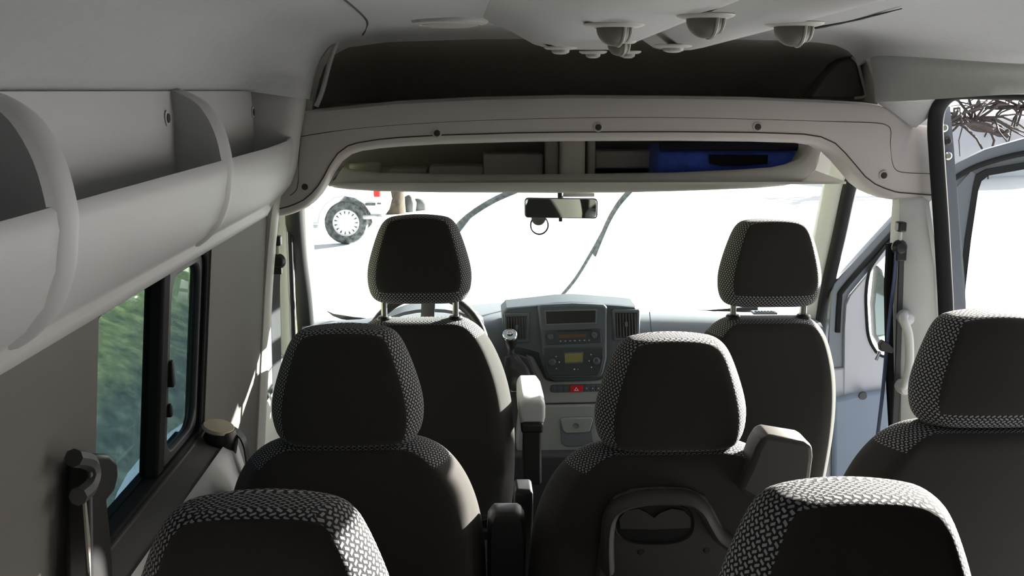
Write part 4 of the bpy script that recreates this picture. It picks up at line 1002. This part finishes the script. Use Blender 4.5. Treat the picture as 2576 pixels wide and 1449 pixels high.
# wipers
def wsurf(px, py, off=.02):
    """point on the outside of the windscreen"""
    best = None
    for k in range(60):
        Y = 3.5+k*.018; p = W(px, py, Y=Y)
        t = (1.49-p.z)/.69
        if t < 0: t = 0
        x = p.x/lerp(.90,.985,min(1,t)); bow = 1-min(1,x*x)
        ys = lerp(3.56+.10*bow, 4.02+.42*bow, t)
        if best is None or abs(Y-ys) < best[0]: best = (abs(Y-ys), p)
    return best[1]+Vector((0,off,off*.6))
def wiper(label, blade, arm):
    w = empty('wiper', tuple(wsurf(*arm[-1])), label, 'wiper', 'windscreen wipers')
    b = MB(); b.tube(smoothpath([wsurf(*p) for p in blade]), .008, 8, flat=(.011,.006)); b.build('blade', M_ice, w)
    b = MB(); b.tube(smoothpath([wsurf(*p, .03) for p in arm]), .007, 8); b.build('arm', M_ice, w)
wiper('frosted wiper across the middle of the windscreen right of the mirror', [(1592,484),(1560,520),(1535,560),(1515,605),(1497,650)], [(1518,600),(1490,650),(1450,715),(1415,757)])
wiper('frosted wiper rising behind the driver headrest', [(1300,488),(1245,512),(1195,542),(1155,575),(1110,630)], [(1195,542),(1120,640),(1040,740),(980,790)])

# ================================================================== OUTSIDE
b = MB(); n = 40; g = []
rings = []
for i in range(n+1):
    y = -30+i*3.0; row = []
    for j in range(31):
        x = -60+j*4.0; row.append(Vector((x, y, -.55+max(0,(y-24))*.06+.012*math.sin(x*.7)*math.sin(y*.5)+max(0,x-14)*.10)))
    rings.append(row)
b.loft(rings, closed=False); struct(b.build('ground', M_snow, smooth=60, recalc=False), 'snow-covered ground around the van', 'ground')
# grassy bank on the left
b = MB(); rings = []
for i in range(50):
    y = -4+i*.3; row = []
    for j in range(26):
        t = j/25; x = -2.3-7*t
        row.append(Vector((x+.12*math.sin(y*1.7+j), y, -.56+3.6*t**.85+.10*math.sin(x*3+y*2.1)*t+random.uniform(-.06,.06)*min(1,t*6))))
    rings.append(row)
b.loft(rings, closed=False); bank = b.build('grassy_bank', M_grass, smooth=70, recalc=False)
tag(bank, 'dark grassy bank rising outside the left window', 'bank')

# unseen hillside added right of the van to cut light through the sliding door
b = MB(); rings = []
for i in range(24):
    y = -14+i*.72; row = []
    for j in range(16):
        t = j/15; row.append(Vector((3.2+9*t+.2*math.sin(y*1.3+j)+max(0,y-1.0)*.25, y, -.56+4.2*t**.9*(1-max(0,(y-1)/3.0)**2*.5)+random.uniform(-.08,.08)*min(1,t*6))))
    rings.append(row)
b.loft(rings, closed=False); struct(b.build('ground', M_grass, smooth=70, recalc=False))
# parked car
CX, CY = -3.75, 16.6
car = empty('parked_car', (CX, CY, -.55), 'white car parked in the snow beyond the windscreen with spoked wheel', 'car')
def wheel(x, y, sy, z=-.55+.32):
    c = Vector((x, y, z)); b = MB()
    b.lathe(c, [(.20,-.10),(.30,-.10),(.318,-.07),(.32,0),(.318,.07),(.30,.10),(.20,.10),(.19,0)], (0,-1,0), 36); t = b.build('tyre', M_tyre, car)
    b = MB(); b.lathe(c+Vector((0,-.06*sy,0)), [(.20,.0),(.205,.03),(.19,.035),(.18,.02),(.0001,.018)], (0,-1*sy,0), 36); r_ = b.build('wheel_disc', M_rim, t)
    b = MB()
    for k in range(15):
        a = 2*PI*k/15; d = Vector((math.cos(a),0,math.sin(a))); s = Vector((-math.sin(a),0,math.cos(a)))
        b.prism([c+d*.12+Vector((0,-.083*sy,0)), c+d*.172+s*.014+Vector((0,-.083*sy,0)), c+d*.172-s*.014+Vector((0,-.083*sy,0))], (0,.004*sy,0))
    b.build('vent_slots', M_tyre, r_, smooth=0)
xr = W(872,556,Y=16.0).x
for x in (xr, xr-2.55):
    wheel(x, 16.0, 1); wheel(x, 17.3, -1)
b = MB(); rr = []
bodyp = [(xr+.80,-.22,.62),(xr+.82,.0,.85),(xr+.80,.28,.86),(xr+.72,.42,.84),(xr-.6,.44,.86),(xr-2.2,.42,.86),(xr-3.1,.34,.84),(xr-3.35,.18,.80),(xr-3.4,-.05,.78),(xr-3.35,-.24,.6)]
zb = -.24
prof = [(xr+.52,-.20),(xr+.57,-.02),(xr+.55,.10),(xr+.50,.42),(xr+.42,.50),(xr-2.0,.46),(xr-3.2,.34),(xr-3.42,.15),(xr-3.42,-.2),(xr-3.0,-.26)]
# wheel arches cut into the sill line
def arch(cx): return [(cx-.40*math.cos(a), -.23+.40*math.sin(a)) for a in [PI*i/8 for i in range(9)]]
prof += arch(xr-2.55)+arch(xr)
for y, k in ((15.86,.97),(15.84,1),(15.9,1),(16.6,1),(17.3,1),(17.4,1),(17.42,.97)):
    rr.append([Vector((x, y, z)) for x, z in prof])
b.loft(rr); b.build('car_body', M_car, car, smooth=30, bevel=.02)
b = MB(); cab = [(xr+.48,.48),(xr+.36,.98),(xr-.2,1.06),(xr-1.2,1.02),(xr-2.05,.46)]
b.loft([[Vector((x*1.0, y, z)) for x, z in cab] for y in (15.98, 17.28)]); b.build('car_cabin', M_car, car, smooth=30, bevel=.05)
for x0, x1 in ((xr-.35,xr+.45),(xr-1.45,xr-.45)):
    b = MB(); b.prism([(x0,15.975,.52),(x1,15.975,.52),(x1-.08,15.975,.92),(x0+.12,15.975,.92)], (0,-.006,0)); b.build('car_window', M_cardark, car, smooth=0)
tl = W(948,487,Y=15.83)
b = MB(); b.box(tl+Vector((.0,.03,.12)), (.09,.08,.34)); b.build('tail_lamp', M_tail, car, bevel=.015)
hd = W(935,514,Y=15.82); b = MB(); b.box(hd+Vector((-.02,0,0)), (.15,.03,.035)); b.box(hd+Vector((.11,0,.01)), (.06,.02,.025)); b.build('side_marker', M_tyre, car, bevel=.008)
sg = W(938,546,Y=15.83)
b = MB(); b.box(sg, (.30,.05,.06)); b.build('sill_guard', M_crust, car, bevel=.02)
b = MB(); b.box((xr-.55,15.83,-.27), (.30,.05,.05)); b.build('sill_guard', M_crust, car, bevel=.02)

# tree trunk and stones beyond the tail of the car
tp = W(987, 536, Z=-.55)
b = MB(); rr = []
for i in range(12):
    z = -.65+3.2*i/11; k = 1.12-.02*i+(.18 if i == 0 else 0)
    rr.append([Vector((tp.x+.20*k*(1+.10*math.sin(3*a+i*1.3))*math.cos(a), tp.y+.20*k*math.sin(a), z)) for a in [2*PI*j/18 for j in range(18)]])
b.loft(rr); tk = b.build('tree_trunk', M_bark, None, smooth=60, loc=(tp.x,tp.y,-.55)); tag(tk, 'brown tree trunk standing in the snow beside the tail of the white car', 'tree trunk')
for px, py, s_, h_, lab in ((1030,532,.115,.24,'tall grey stone next to the tree trunk'),(1052,528,.15,.17,'low grey stone in the snow, farther from the tree trunk')):
    p = W(px, py, Z=-.55); b = MB()
    b.loft([[p+Vector((s_*k*(1+.20*math.sin(3*a+px))*math.cos(a), s_*k*math.sin(a), h_*z)) for a in [2*PI*j/14 for j in range(14)]] for k, z in ((.9,-.3),(1.05,.2),(1.1,.7),(.7,1.15),(.2,1.3))])
    o = b.build('rock', M_rock, None, smooth=60, loc=tuple(p)); tag(o, lab, 'rock', 'stones in the snow')
# snowy boulder slope with bare branches beyond the sliding door
def boulder(px, py, Y, sx_, sz_, lab, m):
    p = W(px, py, Y=Y); b = MB(); rr = []
    for k, z in ((.7,-1),(1,-.6),(1.05,0),(.85,.5),(.5,.85),(.1,1)):
        rr.append([p+Vector((sx_*k*(1+.18*math.sin(3*a+z*4))*math.cos(a), .8*sx_*k*math.sin(a), sz_*z)) for a in [2*PI*j/22 for j in range(22)]])
    b.loft(rr); o = b.build('boulder', m, None, smooth=60, loc=tuple(p)); tag(o, lab, 'boulder'); return p
def bush(name, px, py, Y, spread, h, n, lab, seedv):
    random.seed(seedv); p = W(px, py, Y=Y); b = MB()
    for i in range(n):
        a = random.uniform(0, 2*PI); q = p+Vector((random.uniform(-.2,.2)*spread, random.uniform(-.2,.2)*spread, -h*.2)); pts = [q]
        d = Vector((math.cos(a)*.9, .5*math.sin(a), random.uniform(-.25,.75))).normalized()
        for k in range(7):
            d = (d+Vector((random.uniform(-.45,.45), random.uniform(-.45,.45), random.uniform(-.5,.35)))).normalized(); pts.append(pts[-1]+d*spread*.17)
        b.tube(pts, [.038*(1-k/9) for k in range(8)], 5)
    o = b.build(name, M_branch, None, loc=tuple(p)); tag(o, lab, 'bush'); return o
bc = W(2500, 345, Y=27.5); b = MB()
b.loft([[Vector((bc.x+1.2+5.5*k*(1+.06*math.sin(3*a+z*4))*math.cos(a), bc.y+2+3.5*k*math.sin(a), -.6+(bc.z+.75+.6)*z)) for a in [2*PI*q/30 for q in range(30)]] for k, z in ((1,0),(.93,.35),(.75,.68),(.48,.9),(.2,.985),(.03,1.0))])
bk_ = b.build('snow_bank', M_snow, None, smooth=70, loc=(bc.x+1.2, bc.y+2, -.6)); tag(bk_, 'rounded snow bank seen through the top of the sliding door opening', 'snow bank')
bush('bare_bush', 2425, 268, 26, 2.3, 1.6, 30, 'bare dark twigs at the top left of the sliding door opening', 3)
bush('bare_bush', 2566, 250, 27, 1.3, 1.0, 24, 'bare dark twigs at the top right corner of the view', 5)
b = MB(); random.seed(9)
pts = [W(px,py,Y=25.2) for px, py in ((2425,305),(2455,318),(2485,322),(2515,332),(2535,336))]
for i in range(5):
    b.tube(smoothpath([p+Vector((0,random.uniform(-.1,.1),random.uniform(-.08,.08))) for p in pts], 4), .05, 5)
br_ = b.build('fallen_branch', M_branch, None, loc=tuple(pts[0])); tag(br_, 'thin dark branch lying on the snow bank below the bare twigs', 'branch')

# ================================================================== LIGHT
SUN_EL, SUN_AZ = math.radians(15), math.radians(52)     # azimuth from +Y toward +X
wd = bpy.data.worlds.new('world'); SC.world = wd; wd.use_nodes = True
nt = wd.node_tree; bg = nt.nodes['Background']
sky = nt.nodes.new('ShaderNodeTexSky'); sky.sky_type = 'NISHITA'; sky.sun_disc = False; sky.sun_elevation = math.radians(28); sky.sun_rotation = SUN_AZ
sky.air_density = .8; sky.dust_density = 4.0; sky.ozone_density = 1.0
hs = nt.nodes.new('ShaderNodeHueSaturation'); hs.inputs['Saturation'].default_value = .55
nt.links.new(sky.outputs[0], hs.inputs['Color']); nt.links.new(hs.outputs[0], bg.inputs[0]); bg.inputs[1].default_value = .36
sl = bpy.data.lights.new('sun', 'SUN'); sl.energy = 60.0; sl.angle = math.radians(.6); sl.color = (1,.95,.87)
so_ = bpy.data.objects.new('sun', sl); COL.objects.link(so_)
sd = Vector((math.sin(SUN_AZ)*math.cos(SUN_EL), math.cos(SUN_AZ)*math.cos(SUN_EL), math.sin(SUN_EL)))
so_.rotation_euler = (-sd).to_track_quat('-Z','Y').to_euler(); so_.location = sd*30
SC.view_settings.view_transform = 'Standard'; SC.view_settings.look = 'None'; SC.view_settings.gamma = 1
SC.view_settings.use_curve_mapping = False
SC.view_settings.exposure = -0.34
SC.cycles.max_bounces = 14; SC.cycles.diffuse_bounces = 7; SC.cycles.glossy_bounces = 4; SC.cycles.transparent_max_bounces = 16
SC.cycles.use_denoising = True
SC.cycles.sample_clamp_indirect = 8
